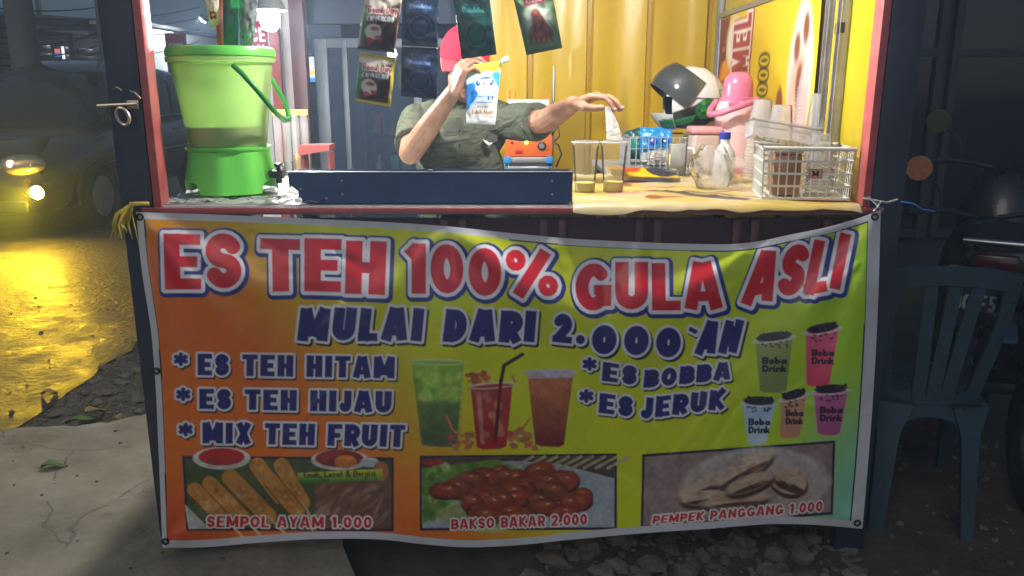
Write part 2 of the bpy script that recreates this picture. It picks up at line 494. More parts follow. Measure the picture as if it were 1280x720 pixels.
class Canvas:
    """X, Y: where each grid point lies in print units; col: linear colour"""
    def __init__(s, X, Y, base=(255, 255, 255), aa=0.8):
        s.X, s.Y, s.aa = X, Y, aa
        s.col = np.ones(X.shape + (3,)) * s2l(base)
    def win(s, x0, y0, x1, y1):
        """index window that surely holds the box (the grid is close to regular)"""
        H, W = s.X.shape
        m = (s.X > x0) & (s.X < x1) & (s.Y > y0) & (s.Y < y1)
        r = np.flatnonzero(m.any(1)); c = np.flatnonzero(m.any(0))
        if len(r) == 0: return None
        return slice(r[0], r[-1] + 1), slice(c[0], c[-1] + 1)
    def mix(s, w, a, colr):
        c = colr if isinstance(colr, np.ndarray) and colr.ndim == 3 else s2l(colr)
        s.col[w] = s.col[w] * (1 - a[..., None]) + c * a[..., None]
    def segs(s, segs, layers):
        """segs: (x0,y0,x1,y1,halfwidth,kind); layers: (grow, colour, dx, dy)"""
        if not segs: return
        A = np.array([q[:4] for q in segs], float)
        mg = max(q[4] for q in segs) * 1.5 + max(l[0] + abs(l[2]) + abs(l[3]) for l in layers) + 3
        bx = (A[:, [0, 2]].min() - mg, A[:, [1, 3]].min() - mg, A[:, [0, 2]].max() + mg, A[:, [1, 3]].max() + mg)
        w = s.win(*bx)
        if w is None: return
        for grow, colr, dx, dy in layers:
            X, Y = s.X[w] - dx, s.Y[w] - dy
            Dm = np.full(X.shape, 1e9)
            for x0, y0, x1, y1, hw, kind in segs:
                ux, uy = x1 - x0, y1 - y0
                L = math.hypot(ux, uy) + 1e-9
                ux /= L; uy /= L
                px, py = X - x0, Y - y0
                al = px * ux + py * uy
                pe = np.abs(-px * uy + py * ux)
                if kind == 1:
                    q = np.clip(al, 0, L)
                    d = np.hypot(px - q * ux, py - q * uy) - hw
                else:
                    a = np.abs(al - L / 2) - L / 2
                    b = pe - hw
                    d = np.hypot(np.maximum(a, 0), np.maximum(b, 0)) + np.minimum(np.maximum(a, b), 0)
                np.minimum(Dm, d, out=Dm)
            al = np.clip(.5 - (Dm - grow) / s.aa, 0, 1)
            s.mix(w, al, colr)
    def text(s, txt, quad, layers, t=.3, gap=.08, jig=0.0, round_all=False):
        """quad: tl, tr, br, bl in print units"""
        tl, tr, br, bl = [np.array(q, float) for q in quad]
        cur, items = 0.0, []
        for ch in txt:
            w, sg = glyph(ch, t)
            items.append((cur, w, sg))
            cur += w + gap
        tot = cur - gap
        hgt = (np.linalg.norm(tl - bl) + np.linalg.norm(tr - br)) / 2
        wid = (np.linalg.norm(tr - tl) + np.linalg.norm(br - bl)) / 2
        wx = wid / tot
        out = []
        for k, (x0, w, sg) in enumerate(items):
            j = jig * (1 if k % 2 else -1)
            ch = txt[k]
            for a, b, c, d, kind in sg:
                pts = []
                for x, y in ((a, b), (c, d)):
                    u, v = (x0 + x) / tot, 1 - (y + j)
                    pts.extend((tl * (1 - u) + tr * u) * (1 - v) + (bl * (1 - u) + br * u) * v)
                ddx, ddy = abs(c - a) * wx, abs(d - b) * hgt
                q = ddx / (ddx + ddy + 1e-9)
                if kind == 0:
                    hw = t / 2 * (wx * (1 - q) + hgt * .74 * q)
                else:
                    hw = t / 2 * (wx * .5 + hgt * .5) * (.62 if ch == '%' else .97) if ddx + ddy > .02 * hgt else t / 2 * hgt
                out.append((*pts, hw, 1 if round_all else kind))
        s.segs(out, layers)
    def poly(s, pts, colr, soft=None, alpha=1.0, noise=None):
        A = np.array(pts, float)
        w = s.win(A[:, 0].min() - 3, A[:, 1].min() - 3, A[:, 0].max() + 3, A[:, 1].max() + 3)
        if w is None: return
        X, Y = s.X[w], s.Y[w]
        d2 = np.full(X.shape, 1e18)
        sgn = np.ones(X.shape)
        n = len(A)
        j = n - 1
        for i in range(n):
            ex, ey = A[j] - A[i]
            wx, wy = X - A[i, 0], Y - A[i, 1]
            q = np.clip((wx * ex + wy * ey) / (ex * ex + ey * ey + 1e-12), 0, 1)
            d2 = np.minimum(d2, (wx - ex * q) ** 2 + (wy - ey * q) ** 2)
            c1, c2, c3 = Y >= A[i, 1], Y < A[j, 1], ex * wy > ey * wx
            fl = (c1 & c2 & c3) | (~c1 & ~c2 & ~c3)
            sgn = np.where(fl, -sgn, sgn)
            j = i
        d = sgn * np.sqrt(d2)
        al = np.clip(.5 - d / (soft or s.aa), 0, 1) * alpha
        if callable(colr): colr = colr(X, Y)
        s.mix(w, al, colr)
    def ell(s, cx, cy, rx, ry, colr, ang=0.0, soft=None, alpha=1.0):
        m = max(rx, ry) + 3
        w = s.win(cx - m, cy - m, cx + m, cy + m)
        if w is None: return
        X, Y = s.X[w] - cx, s.Y[w] - cy
        ca, sa = math.cos(R(ang)), math.sin(R(ang))
        x, y = X * ca + Y * sa, -X * sa + Y * ca
        k = np.hypot(x / rx, y / ry)
        d = (k - 1) * min(rx, ry)
        al = np.clip(.5 - d / (soft or s.aa), 0, 1) * alpha
        if callable(colr): colr = colr(s.X[w], s.Y[w])
        s.mix(w, al, colr)
    def rgba(s):
        return np.concatenate([np.clip(s.col, 0, 1), np.ones(s.col.shape[:2] + (1,))], 2).reshape(-1, 4)
def grad(c0, c1, f):
    a, b = s2l(c0), s2l(c1)
    def g(X, Y):
        t = np.clip(f(X, Y), 0, 1)[..., None]
        return a * (1 - t) + b * t
    return g
def vnoise(X, Y, sc, seed=0):
    """smooth value noise"""
    r = np.random.default_rng(seed)
    T = r.random((64, 64))
    x, y = X / sc, Y / sc
    xi, yi = np.floor(x).astype(int), np.floor(y).astype(int)
    fx, fy = x - xi, y - yi
    fx, fy = fx * fx * (3 - 2 * fx), fy * fy * (3 - 2 * fy)
    g = lambda a, b: T[b % 64, a % 64]
    return (g(xi, yi) * (1 - fx) + g(xi + 1, yi) * fx) * (1 - fy) + (g(xi, yi + 1) * (1 - fx) + g(xi + 1, yi + 1) * fx) * fy
def sstep(a, b, x):
    t = np.clip((x - a) / (b - a), 0, 1)
    return t * t * (3 - 2 * t)
# ================================================================== BANNER
def curve_at(pts, x):
    a = np.array(pts, float)
    # smooth interpolation through measured points
    xs, ys = a[:, 0], a[:, 1]
    m = np.gradient(ys, xs)
    i = np.clip(np.searchsorted(xs, x) - 1, 0, len(xs) - 2)
    h = xs[i + 1] - xs[i]
    t = np.clip((x - xs[i]) / h, 0, 1)
    return ((2 * t**3 - 3 * t**2 + 1) * ys[i] + (t**3 - 2 * t**2 + t) * h * m[i] + (-2 * t**3 + 3 * t**2) * ys[i + 1] + (t**3 - t**2) * h * m[i + 1])
def build_banner():
    W, H = 931, 426
    U, Vv = np.meshgrid(np.linspace(0, 1, W), np.linspace(0, 1, H))
    top = [(0, 265), (.10, 268), (.25, 274), (.36, 279), (.42, 283), (.5, 291), (.58, 298), (.66, 302), (.76, 305), (.80, 305), (.825, 303), (.88, 293), (.94, 281), (.975, 271), (1, 262)]
    bot = [(0, 685), (.06, 684), (.13, 679), (.22, 674), (.32, 675), (.37, 680), (.43, 684), (.5, 682), (.58, 675), (.68, 667), (.78, 661), (.88, 655), (.93, 656), (1, 661)]
    lef = [(0, 170), (.15, 176), (.36, 189), (.5, 194), (.7, 198), (1, 203)]
    rig = [(0, 1101), (.33, 1097), (.6, 1091), (.8, 1085), (1, 1078)]
    T, B = curve_at(top, U), curve_at(bot, U)
    L, Rr = curve_at(lef, Vv), curve_at(rig, Vv)
    X = L + (Rr - L) * U
    Y = T + (B - T) * Vv
    Y += 2.0 * np.sin(U * 19 + 1) * Vv * (1 - Vv)
    cv = Canvas(X, Y, (210, 200, 30), aa=1.0)
    # ---------------- background print: orange left, lime right, sea green in the lower right corner
    n1 = vnoise(X, Y, 120, 3) - .5
    tx = X - (215 + (Y - 262) * 0.92) + n1 * 40
    k = sstep(-70, 210, tx)[..., None]
    org = s2l((224, 112, 32)); lime = s2l((205, 214, 12))
    c = org * (1 - k) + lime * k
    kr = (sstep(560, 700, Y) * sstep(330, 180, X) * .9)[..., None]
    c = c * (1 - kr) + s2l((196, 40, 30)) * kr
    kt = (sstep(330, 265, Y) * sstep(420, 200, X) * .5)[..., None]
    c = c * (1 - kt) + s2l((190, 160, 30)) * kt
    g = (sstep(800, 1080, X) * .55)[..., None]
    c = c * (1 - g) + s2l((120, 205, 40)) * g
    g = (sstep(960, 1085, X) * sstep(430, 640, Y))[..., None]
    c = c * (1 - g) + s2l((120, 190, 175)) * g
    # light streaks printed from the upper right
    for off, wd, st in ((0, 14, .35), (55, 9, .25), (110, 16, .3), (-60, 10, .2)):
        dline = ((X - 1095) * .66 + (Y - 270) * .75 + off)
        s_ = (np.exp(-(dline / wd) ** 2) * sstep(820, 960, X) * st * sstep(600, 380, Y))[..., None]
        c = c * (1 - s_) + s2l((222, 235, 60)) * s_
    cv.col[:] = c
    NAVY, WHITE, RED, DK = (40, 36, 112), (226, 226, 232), (214, 26, 44), (28, 26, 40)
    big = [(8.5, (34, 44, 130), 1.5, 1.5), (4.6, (232, 232, 236), 0, 0), (0, RED, 0, 0)]
    for txt, q, t in (("ES", ((204, 291), (302, 293), (303, 361), (206, 361)), .36),
                      ("TEH", ((325, 297), (484, 301), (481, 368), (327, 363)), .37),
                      ("100%", ((506, 302), (697, 316), (698, 372), (506, 366)), .36),
                      ("GULA", ((720, 328), (901, 328), (904, 387), (718, 388)), .37),
                      ("ASLI", ((942, 317), (1064, 291), (1050, 361), (926, 381)), .37)):
        cv.text(txt, q, big, t=t - .09, gap=.07, jig=.012)
    mid = [(3.2, DK, 2.5, 3.0), (3.2, (222, 222, 228), 0, 0), (0, NAVY, 0, 0)]
    for txt, q in (("MULAI", ((376, 385), (531, 385), (527, 426), (371, 426))),
                   ("DARI", ((558, 386), (671, 389), (668, 428), (553, 427))),
                   ("2.", ((693, 391), (732, 398), (732, 431), (690, 427))),
                   ("000", ((739, 407), (854, 411), (852, 446), (737, 440))),
                   ("'AN", ((864, 404), (931, 399), (921, 440), (853, 445)))):
        cv.text(txt, q, mid, t=.33, gap=.10, jig=.01)
    sm = [(2.6, DK, 1.8, 2.2), (2.6, (222, 222, 226), 0, 0), (0, NAVY, 0, 0)]
    for txt, q in (("ES TEH HITAM", ((247, 442), (494, 446), (493, 473), (247, 469))),
                   ("ES TEH HIJAU", ((249, 486), (490, 489), (489, 516), (249, 511))),
                   ("MIX TEH FRUIT", ((253, 528), (507, 531), (505, 559), (253, 554))),
                   ("ES", ((754, 452), (798, 459), (796, 481), (752, 476))),
                   ("BOBBA", ((806, 463), (915, 452), (913, 474), (804, 485))),
                   ("ES", ((750, 491), (793, 497), (791, 521), (748, 516))),
                   ("JERUK", ((802, 498), (908, 486), (905, 511), (800, 524)))):
        cv.text(txt, q, sm, t=.31, gap=.11)
    for x, y in ((226, 450), (229, 494), (232, 538), (737, 456), (733, 496)):
        cv.text("*", ((x - 8, y - 11), (x + 8, y - 11), (x + 8, y + 11), (x - 8, y + 11)), sm, t=.22)
    # ---------------- three drinks
    def cup(tl, tr, br, bl, c0, c1, rim, soft=1.5):
        def f(Xx, Yy):
            tt = (Yy - tl[1]) / (bl[1] - tl[1])
            return tt
        body = [tl, tr, br, ((br[0] * .8 + bl[0] * .2), br[1] + 3), ((br[0] * .2 + bl[0] * .8), bl[1] + 3), bl]
        cv.poly(body, grad(c0, c1, f), soft=soft)
        cx, w = (tl[0] + tr[0]) / 2, (tr[0] - tl[0]) / 2
        ang = math.degrees(math.atan2(tr[1] - tl[1], tr[0] - tl[0]))
        cv.ell(cx, (tl[1] + tr[1]) / 2, w + 3, 4.2, rim, ang=ang)
        cv.ell(cx, (tl[1] + tr[1]) / 2 + .5, w - 1, 2.2, c0, ang=ang)
    cup((514, 452), (580, 453), (571, 556), (527, 555), (150, 190, 60), (84, 100, 62), (196, 216, 150))
    r = random.Random(5)
    for i in range(26):
        cv.ell(r.uniform(522, 574), r.uniform(458, 504), r.uniform(4, 9), r.uniform(3, 7), (r.randint(150, 195), r.randint(200, 225), r.randint(70, 110)), ang=r.uniform(0, 90), soft=3, alpha=.55)
    cv.poly([(524, 505), (577, 502), (571, 556), (528, 555)], (74, 92, 58), soft=8, alpha=.6)
    for i in range(44):
        a = r.uniform(0, 1); sgn = r.choice((-1, 1))
        x = 614 + sgn * (22 + a * 34); y = 556 - r.uniform(0, 26) * (1 - a * .3) + 4
        cv.ell(x, y, r.uniform(2, 6), r.uniform(1.5, 4), (r.randint(150, 215), r.randint(70, 130), r.randint(50, 90)), ang=r.uniform(-60, 60), soft=1.5, alpha=.85)
    for i in range(18):
        cv.ell(r.uniform(586, 612), r.uniform(464, 482), r.uniform(2, 6), r.uniform(2, 5), (r.randint(150, 205), r.randint(60, 100), 60), soft=1.5, alpha=.85)
    for pts in (((558, 519), (566, 538), (578, 545), (596, 546)), ((662, 524), (650, 540), (640, 552)), ((644, 478), (640, 470))):
        cv.segs([(*pts[i], *pts[i + 1], 1.3, 1) for i in range(len(pts) - 1)], [(0, (196, 120, 84), 0, 0)])
    cup((588, 484), (641, 480), (633, 558), (596, 559), (170, 66, 50), (168, 30, 30), (220, 190, 180))
    for i in range(12):
        cv.ell(r.uniform(600, 630), r.uniform(492, 545), r.uniform(3, 6), r.uniform(3, 6), (r.randint(196, 225), r.randint(110, 150), 96), ang=r.uniform(0, 90), soft=2, alpha=.6)
    cv.poly([(595, 490), (601, 490), (606, 555), (601, 555)], (216, 150, 130), soft=2, alpha=.6)
    cv.segs([(619, 552, 626, 476, 2.2, 1)], [(0, (90, 24, 30), 0, 0)])
    cv.segs([(626, 478, 630, 457, 2.3, 1), (630, 457, 653, 443, 2.3, 1)], [(0, (58, 34, 40), 0, 0)])
    cup((659, 466), (717, 465), (705, 556), (669, 555), (196, 116, 64), (122, 40, 34), (200, 196, 214))
    cv.poly([(657, 463), (719, 463), (716, 472), (660, 473)], (196, 192, 206), soft=2, alpha=.8)
    # ---------------- five cups with dark pearls
    for tl, tr, br, bl, c0, c1 in (((944, 427), (991, 421), (983, 488), (950, 488), (150, 160, 90), (128, 142, 84)),
                                   ((1007, 417), (1049, 410), (1037, 479), (1008, 480), (228, 96, 130), (222, 70, 100)),
                                   ((928, 504), (969, 505), (958, 552), (935, 553), (170, 200, 225), (190, 212, 226)),
                                   ((976, 501), (1009, 492), (1000, 544), (975, 545), (200, 150, 120), (196, 140, 104)),
                                   ((1017, 491), (1060, 488), (1050, 541), (1022, 541), (190, 100, 150), (180, 84, 140))):
        cup(tl, tr, br, bl, c0, c1, (220, 220, 215))
        cx, cy, w = (tl[0] + tr[0]) / 2, (tl[1] + tr[1]) / 2, (tr[0] - tl[0]) / 2
        sl = (tr[1] - tl[1]) / (tr[0] - tl[0])
        cv.ell(cx, cy - 3.5, w - 1, 5.5, (40, 30, 44), ang=math.degrees(math.atan(sl)))
        for i in range(26):
            a = r.uniform(-w * .85, w * .85)
            cv.ell(cx + a, cy + a * sl - 3.5 + r.uniform(-4.5, 3), 1.9, 1.7, r.choice(((20, 14, 24), (70, 60, 84), (52, 40, 60))))
        for i in range(12):
            a = r.uniform(-w * .75, w * .75)
            cv.ell(cx + a, cy + a * sl + r.uniform(4, 12), 1.6, 1.3, (46, 34, 50), alpha=.85)
        y0 = cy + (bl[1] - tl[1]) * .38
        for kk, wd in enumerate(("Boba", "Drink")):
            yy = y0 + kk * 10
            cv.text(wd, ((cx - w * .62, yy - sl * -4), (cx + w * .66, yy + sl * 4), (cx + w * .66, yy + 8 + sl * 4), (cx - w * .62, yy + 8 - sl * -4)), [(0.35, (36, 24, 44), 0, 0)], t=.2, gap=.08)
    # ---------------- three framed food photographs
    def frame(tl, tr, br, bl, base):
        e = 3.2
        cv.poly([(tl[0] - e, tl[1] - e), (tr[0] + e, tr[1] - e), (br[0] + e, br[1] + e), (bl[0] - e, bl[1] + e)], (36, 26, 60))
        cv.poly([tl, tr, br, bl], base)
    keep = cv.col.copy()
    frame((231, 573), (489, 575), (489, 661), (236, 660), (62, 92, 44))
    cv.poly([(231, 630), (262, 661), (236, 661)], (200, 205, 200))
    cv.ell(277, 573, 36, 14, (226, 226, 218)); cv.ell(277, 571, 29, 11, (196, 40, 36))
    for x0, y0, x1, y1, w in ((243, 612, 282, 650, 9), (262, 604, 305, 648, 9), (288, 597, 335, 645, 10.5), (322, 582, 350, 620, 10), (352, 582, 378, 628, 9.5), (338, 600, 372, 640, 9)):
        cv.segs([(x0, y0, x1, y1, w, 1)], [(1.2, (120, 70, 26), 1, 1.5), (0, (214, 146, 58), 0, 0)])
        for i in range(34):
            a = r.random()
            cv.ell(x0 + (x1 - x0) * a + r.uniform(-w, w) * .7, y0 + (y1 - y0) * a + r.uniform(-w, w) * .7, r.uniform(1.5, 4), r.uniform(1, 3), r.choice(((240, 184, 96), (176, 104, 34), (226, 150, 60), (196, 120, 44))), ang=r.uniform(0, 180), soft=1.5, alpha=.6)
        cv.segs([(x1, y1, x1 + (x1 - x0) * .55, y1 + (y1 - y0) * .55, 1.6, 1)], [(0, (220, 190, 130), 0, 0)])
    cv.poly([(393, 601), (489, 592), (489, 661), (393, 661)], (126, 78, 58))
    for i in range(60):
        x, y = r.uniform(396, 486), r.uniform(606, 656)
        cv.ell(x, y, r.uniform(4, 15), r.uniform(1, 3), r.choice(((166, 116, 90), (96, 54, 40), (196, 160, 136), (134, 80, 50))), ang=r.uniform(-75, -20), soft=2, alpha=.6)
    cv.ell(425, 575, 36, 13, (224, 218, 210)); cv.ell(424, 573, 30, 11, (150, 36, 30)); cv.ell(432, 577, 14, 8, (226, 134, 50))
    cv.ell(462, 578, 12, 6, (214, 214, 214)); cv.ell(476, 589, 10, 12, (202, 120, 70))
    cv.poly([(372, 591), (478, 586), (478, 600), (372, 604)], grad((226, 224, 40), (40, 150, 50), lambda X_, Y_: (Y_ - 589) / 12))
    cv.text("Enak, Lezat & Bergizi", ((380, 590), (470, 588), (470, 595), (380, 597)), [(.2, (24, 50, 26), 0, 0)], t=.16, gap=.1)
    frame((528, 573), (768, 570), (768, 659), (528, 660), (188, 196, 206))
    cv.poly([(528, 573), (768, 570), (768, 598), (700, 580), (640, 576), (528, 586)], (84, 62, 52))
    for i in range(9):
        x = 640 + i * 15
        cv.segs([(x, 585, x + 26, 571, 1.8, 1)], [(0, (196, 176, 140), 0, 0)])
    cv.poly([(528, 586), (620, 574), (660, 590), (600, 612), (560, 640), (528, 655)], (112, 164, 52), soft=3)
    for i in range(50):
        cv.ell(r.uniform(530, 600), r.uniform(582, 650), r.uniform(3, 9), r.uniform(2, 6), r.choice(((150, 196, 84), (84, 138, 40), (196, 220, 150), (60, 110, 30))), ang=r.uniform(0, 180), soft=2, alpha=.6)
    cv.ell(590, 650, 46, 13, (176, 186, 110), ang=12, soft=2)
    cv.ell(541, 578, 14, 4, (190, 40, 30))
    blobs = []
    for i in range(62):
        a = r.uniform(-1, 1); b = r.uniform(-1, 1)
        if a * a + b * b > 1: continue
        blobs.append((648 + a * 96, 620 + b * 30 - abs(a) * 4))
    blobs.sort(key=lambda q: q[1])
    for x, y in blobs:
        rx, ry = r.uniform(11, 21), r.uniform(8, 13)
        cv.ell(x, y + 1.5, rx + 1, ry + 1.5, (62, 20, 12), soft=2)
        cv.ell(x, y, rx, ry, (r.randint(140, 180), r.randint(48, 70), 24), ang=r.uniform(-30, 30), soft=3)
        cv.ell(x - 2, y - ry * .35, rx * .55, ry * .35, (206, 104, 48), ang=r.uniform(-20, 20), soft=3, alpha=.7)
        cv.ell(x - r.uniform(-5, 5), y - ry * .4, 2.4, 1.0, (240, 214, 196), ang=r.uniform(-30, 30), alpha=.8)
    frame((806, 571), (1041, 554), (1038, 640), (804, 657), (164, 142, 136))
    cv.ell(945, 606, 92, 46, (212, 200, 192), ang=-4, soft=5, alpha=.9)
    cv.ell(945, 604, 82, 38, (190, 172, 164), ang=-4, soft=6, alpha=.7)
    for x, y, rx, ry, an in ((888, 604, 42, 12, -22), (930, 586, 40, 11, -28), (985, 600, 24, 17, 20), (880, 622, 30, 9, -6), (918, 626, 42, 8, -6), (937, 604, 32, 10, -20)):
        cv.ell(x + 1, y + 4, rx + 1, ry + 2, (74, 40, 30), ang=an, soft=2)
        cv.ell(x, y, rx, ry, (218, 188, 160), ang=an, soft=2)
        cv.ell(x + 2, y + ry * .55, rx * .86, ry * .32, (92, 48, 36), ang=an, soft=1.5)
        for i in range(9):
            cv.ell(x + r.uniform(-rx, rx) * .6, y + r.uniform(-ry, ry) * .4 - 2, r.uniform(2, 7), r.uniform(1, 3), r.choice(((236, 216, 196), (196, 150, 110), (176, 124, 84))), ang=an, soft=2, alpha=.5)
    for q in (((231, 573), (489, 575), (489, 661), (236, 660)), ((528, 573), (768, 570), (768, 659), (528, 660)), ((806, 571), (1041, 554), (1038, 640), (804, 657))):
        cv.poly(q, (84, 66, 56), alpha=.30)            # the food prints are dull, low in contrast
    n3 = (vnoise(X, Y, 5, 41) * .5 + vnoise(X, Y, 2.2, 42) * .3 + vnoise(X, Y, 14, 43) * .4)
    inside = ((X > 229) & (X < 491) & (Y > 571) & (Y < 663)) | ((X > 526) & (X < 770) & (Y > 570) & (Y < 662)) | ((X > 804) & (X < 1042) & (Y > 562 - (X - 804) * .05) & (Y < 657)) | ((X > 512) & (X < 722) & (Y > 462) & (Y < 560) & (np.abs(cv.col - c).sum(-1) > .06))
    cv.col[inside] *= (.62 + .62 * n3)[inside][:, None]
    capt = [(1.7, (232, 228, 222), 0, 0), (0, (196, 26, 36), 0, 0)]
    cv.text("SEMPOL AYAM 1.000", ((259, 645), (465, 646), (465, 660), (258, 659)), capt, t=.24, gap=.12)
    cv.text("BAKSO BAKAR 2.000", ((564, 649), (734, 642), (734, 656), (564, 662)), capt, t=.24, gap=.12)
    cv.text("PEMPEK PANGGANG 1.000", ((817, 645), (1029, 626), (1028, 639), (815, 655)), capt, t=.24, gap=.12)
    # ---------------- hem
    dl, dr, dt, db = X - L, Rr - X, Y - T, B - Y
    hem = (dl < 9 - 3 * Vv) | (dr < 15) | (dt < 8) | (db < 9)
    cv.col[hem] = s2l((196, 197, 200))
    line = ((dr > 15) & (dr < 16.6)) | ((dt > 8) & (dt < 9.3) & (U > .5)) | ((dl > 9 - 3 * Vv) & (dl < 10.2 - 3 * Vv))
    cv.col[line & ~hem] = s2l((30, 32, 40))
    # dust and scuffs on the vinyl
    d = sstep(.52, .8, vnoise(X, Y, 38, 9) * .6 + vnoise(X, Y, 9, 10) * .4)[..., None] * .10
    cv.col[:] = cv.col * (1 - d) + s2l((120, 105, 90)) * d
    # ---------------- cloth: hangs off the table edge, pulled by its ties
    def ridge(x0, y0, x1, y1, amp, w0, w1):
        ux, uy = x1 - x0, y1 - y0
        Ln = math.hypot(ux, uy); ux /= Ln; uy /= Ln
        al = (X - x0) * ux + (Y - y0) * uy
        pe = -(X - x0) * uy + (Y - y0) * ux
        q = np.clip(al / Ln, 0, 1)
        w = w0 + (w1 - w0) * q
        return amp * np.exp(-(pe / w) ** 2) * sstep(-.02, .12, al / Ln) * sstep(1.05, .55, al / Ln)
    f = 0.030 * sstep(0, .25, Vv) + 0.075 * Vv
    f = f + ridge(563, 284, 800, 470, .020, 10, 46) + ridge(563, 284, 590, 560, .010, 8, 40) + ridge(563, 284, 380, 470, .008, 8, 40)
    f = f + ridge(1096, 266, 700, 420, .024, 10, 62) + ridge(1096, 266, 900, 560, .018, 9, 50) + ridge(1096, 266, 1020, 600, .012, 8, 34)
    f = f + ridge(173, 268, 330, 470, .014, 8, 30) + ridge(173, 268, 420, 420, .010, 8, 34) + ridge(173, 268, 225, 560, .010, 8, 26)
    f = f + ridge(935, 305, 860, 380, .010, 10, 26) + ridge(690, 296, 720, 420, .008, 8, 24) + ridge(800, 303, 795, 400, .009, 8, 26)
    f = f + ridge(203, 684, 420, 560, .012, 9, 40) + ridge(1078, 660, 900, 560, .012, 9, 40)
    f = f + .018 * (vnoise(X, Y * .6, 95, 21) - .5) + .006 * (vnoise(X * 1.3, Y * .5, 34, 22) - .5) + .0012 * (vnoise(X, Y, 11, 23) - .5)
    rk = random.Random(17)
    for i in range(46):
        x0, y0 = rk.uniform(200, 1080), rk.uniform(285, 660)
        an, ln = rk.choice((rk.uniform(50, 130), rk.uniform(20, 60), rk.uniform(120, 160))), rk.uniform(40, 150)
        f = f + ridge(x0, y0, x0 + ln * math.cos(R(an)), y0 + ln * math.sin(R(an)), rk.choice((-1, 1)) * rk.uniform(.0012, .0034), rk.uniform(3, 5), rk.uniform(6, 14))
    f = f + .012 * np.sin((X - 380) / 62) * sstep(.7, 1, Vv) + .006 * np.sin((X + .4 * Y) / 37.0) * sstep(.0, .2, Vv) * sstep(.6, .2, Vv) * sstep(450, 600, X)
    Yd = 2.158 - f
    dx = (X - 640) / FPX
    dyv = (360 - Y) / FPX
    ry = FWD[1] + dyv * UPV[1]; rz = FWD[2] + dyv * UPV[2]
    t = Yd / ry
    pts = np.stack([dx * t, Yd, CAM_H + rz * t], -1).reshape(-1, 3)
    idx = np.arange(W * H).reshape(H, W)
    faces = np.stack([idx[:-1, :-1], idx[1:, :-1], idx[1:, 1:], idx[:-1, 1:]], -1).reshape(-1, 4)
    me = bpy.data.meshes.new("banner")
    me.vertices.add(W * H)
    me.vertices.foreach_set("co", pts.astype(np.float32).ravel())
    me.loops.add(faces.size)
    me.loops.foreach_set("vertex_index", faces.astype(np.int32).ravel())
    me.polygons.add(len(faces))
    me.polygons.foreach_set("loop_start", np.arange(0, faces.size, 4, dtype=np.int32))
    me.update(calc_edges=True)
    me.shade_smooth()
    a = me.color_attributes.new("print", 'FLOAT_COLOR', 'POINT')
    a.data.foreach_set("color", cv.rgba().astype(np.float32).ravel())
    me.materials.append(print_mat("banner_vinyl", rough=.32, bump=.06, bscale=45))
    o = bpy.data.objects.new("banner", me)
    C.objects.link(o)
    tag(o, "wide orange and lime vinyl banner for iced tea across the counter front", "banner")
    dark = mat("grommet_iron", (.03, .03, .03), .4, 1.0)
    g3 = pts.reshape(H, W, 3)
    for i, j in ((6, 922), (417, 922), (416, 5), (6, 5), (200, 3)):
        p = Vector(g3[i, j])
        b = MB()
        b.tube([p + Vector((.008 * math.cos(q * PI / 6), -.004, .008 * math.sin(q * PI / 6))) for q in range(12)], .0028, n=6, closed=True)
        b.build("grommet", dark, o)
    return o
banner = build_banner()
# ================================================================== GROUND
def rough_sheet(name, poly, z, m, kind="structure", step=None):
    b = MB()
    b.add([(x, y, z) for x, y in poly], [tuple(range(len(poly)))])
    o = b.build(name, m, smooth=0)
    return tag(o, kind=kind)
M_DIRT = mat("packed_dirt", (.085, .072, .058), .92, var=.45, scale=5, bump=.9, bscale=26, dirt=.6, dirtcol=(.03, .026, .022), dscale=2.5)
def asphalt_mat():
    m, n, l, b = new_mat("wet_asphalt")
    tc = n.new("ShaderNodeTexCoord")
    v = n.new("ShaderNodeTexVoronoi"); v.inputs["Scale"].default_value = 30
    nz = n.new("ShaderNodeTexNoise"); nz.inputs["Scale"].default_value = 5.0; nz.inputs["Detail"].default_value = 8; nz.inputs["Roughness"].default_value = .65
    nf = n.new("ShaderNodeTexNoise"); nf.inputs["Scale"].default_value = 24; nf.inputs["Detail"].default_value = 9; nf.inputs["Roughness"].default_value = .78
    for q in (v, nz, nf): l.new(tc.outputs["Object"], q.inputs["Vector"])
    cr = n.new("ShaderNodeValToRGB")
    cr.color_ramp.elements[0].position = .35; cr.color_ramp.elements[1].position = .7
    cr.color_ramp.elements[0].color = (.05, .048, .045, 1); cr.color_ramp.elements[1].color = (.13, .12, .105, 1)
    l.new(nz.outputs["Fac"], cr.inputs[0]); l.new(cr.outputs[0], b.inputs["Base Color"])
    mr = n.new("ShaderNodeMapRange"); mr.inputs["From Min"].default_value = .35; mr.inputs["From Max"].default_value = .65; mr.inputs["To Min"].default_value = .34; mr.inputs["To Max"].default_value = .62
    l.new(nz.outputs["Fac"], mr.inputs[0]); l.new(mr.outputs[0], b.inputs["Roughness"])
    ad = n.new("ShaderNodeMath"); ad.operation = 'MULTIPLY_ADD'; ad.inputs[1].default_value = .5
    l.new(v.outputs["Distance"], ad.inputs[0]); l.new(nf.outputs["Fac"], ad.inputs[2])
    bp = n.new("ShaderNodeBump"); bp.inputs["Strength"].default_value = 1.0; bp.inputs["Distance"].default_value = .045
    l.new(ad.outputs[0], bp.inputs["Height"]); l.new(bp.outputs[0], b.inputs["Normal"])
    return m
rough_sheet("ground", [(-300, -200), (300, -200), (300, 400), (-300, 400)], 0.0, M_DIRT)
def wobble(a, b, n, amp, seed):
    r = random.Random(seed)
    return [(a[0] + (b[0] - a[0]) * i / n + r.uniform(-amp, amp), a[1] + (b[1] - a[1]) * i / n + r.uniform(-amp, amp)) for i in range(n + 1)]
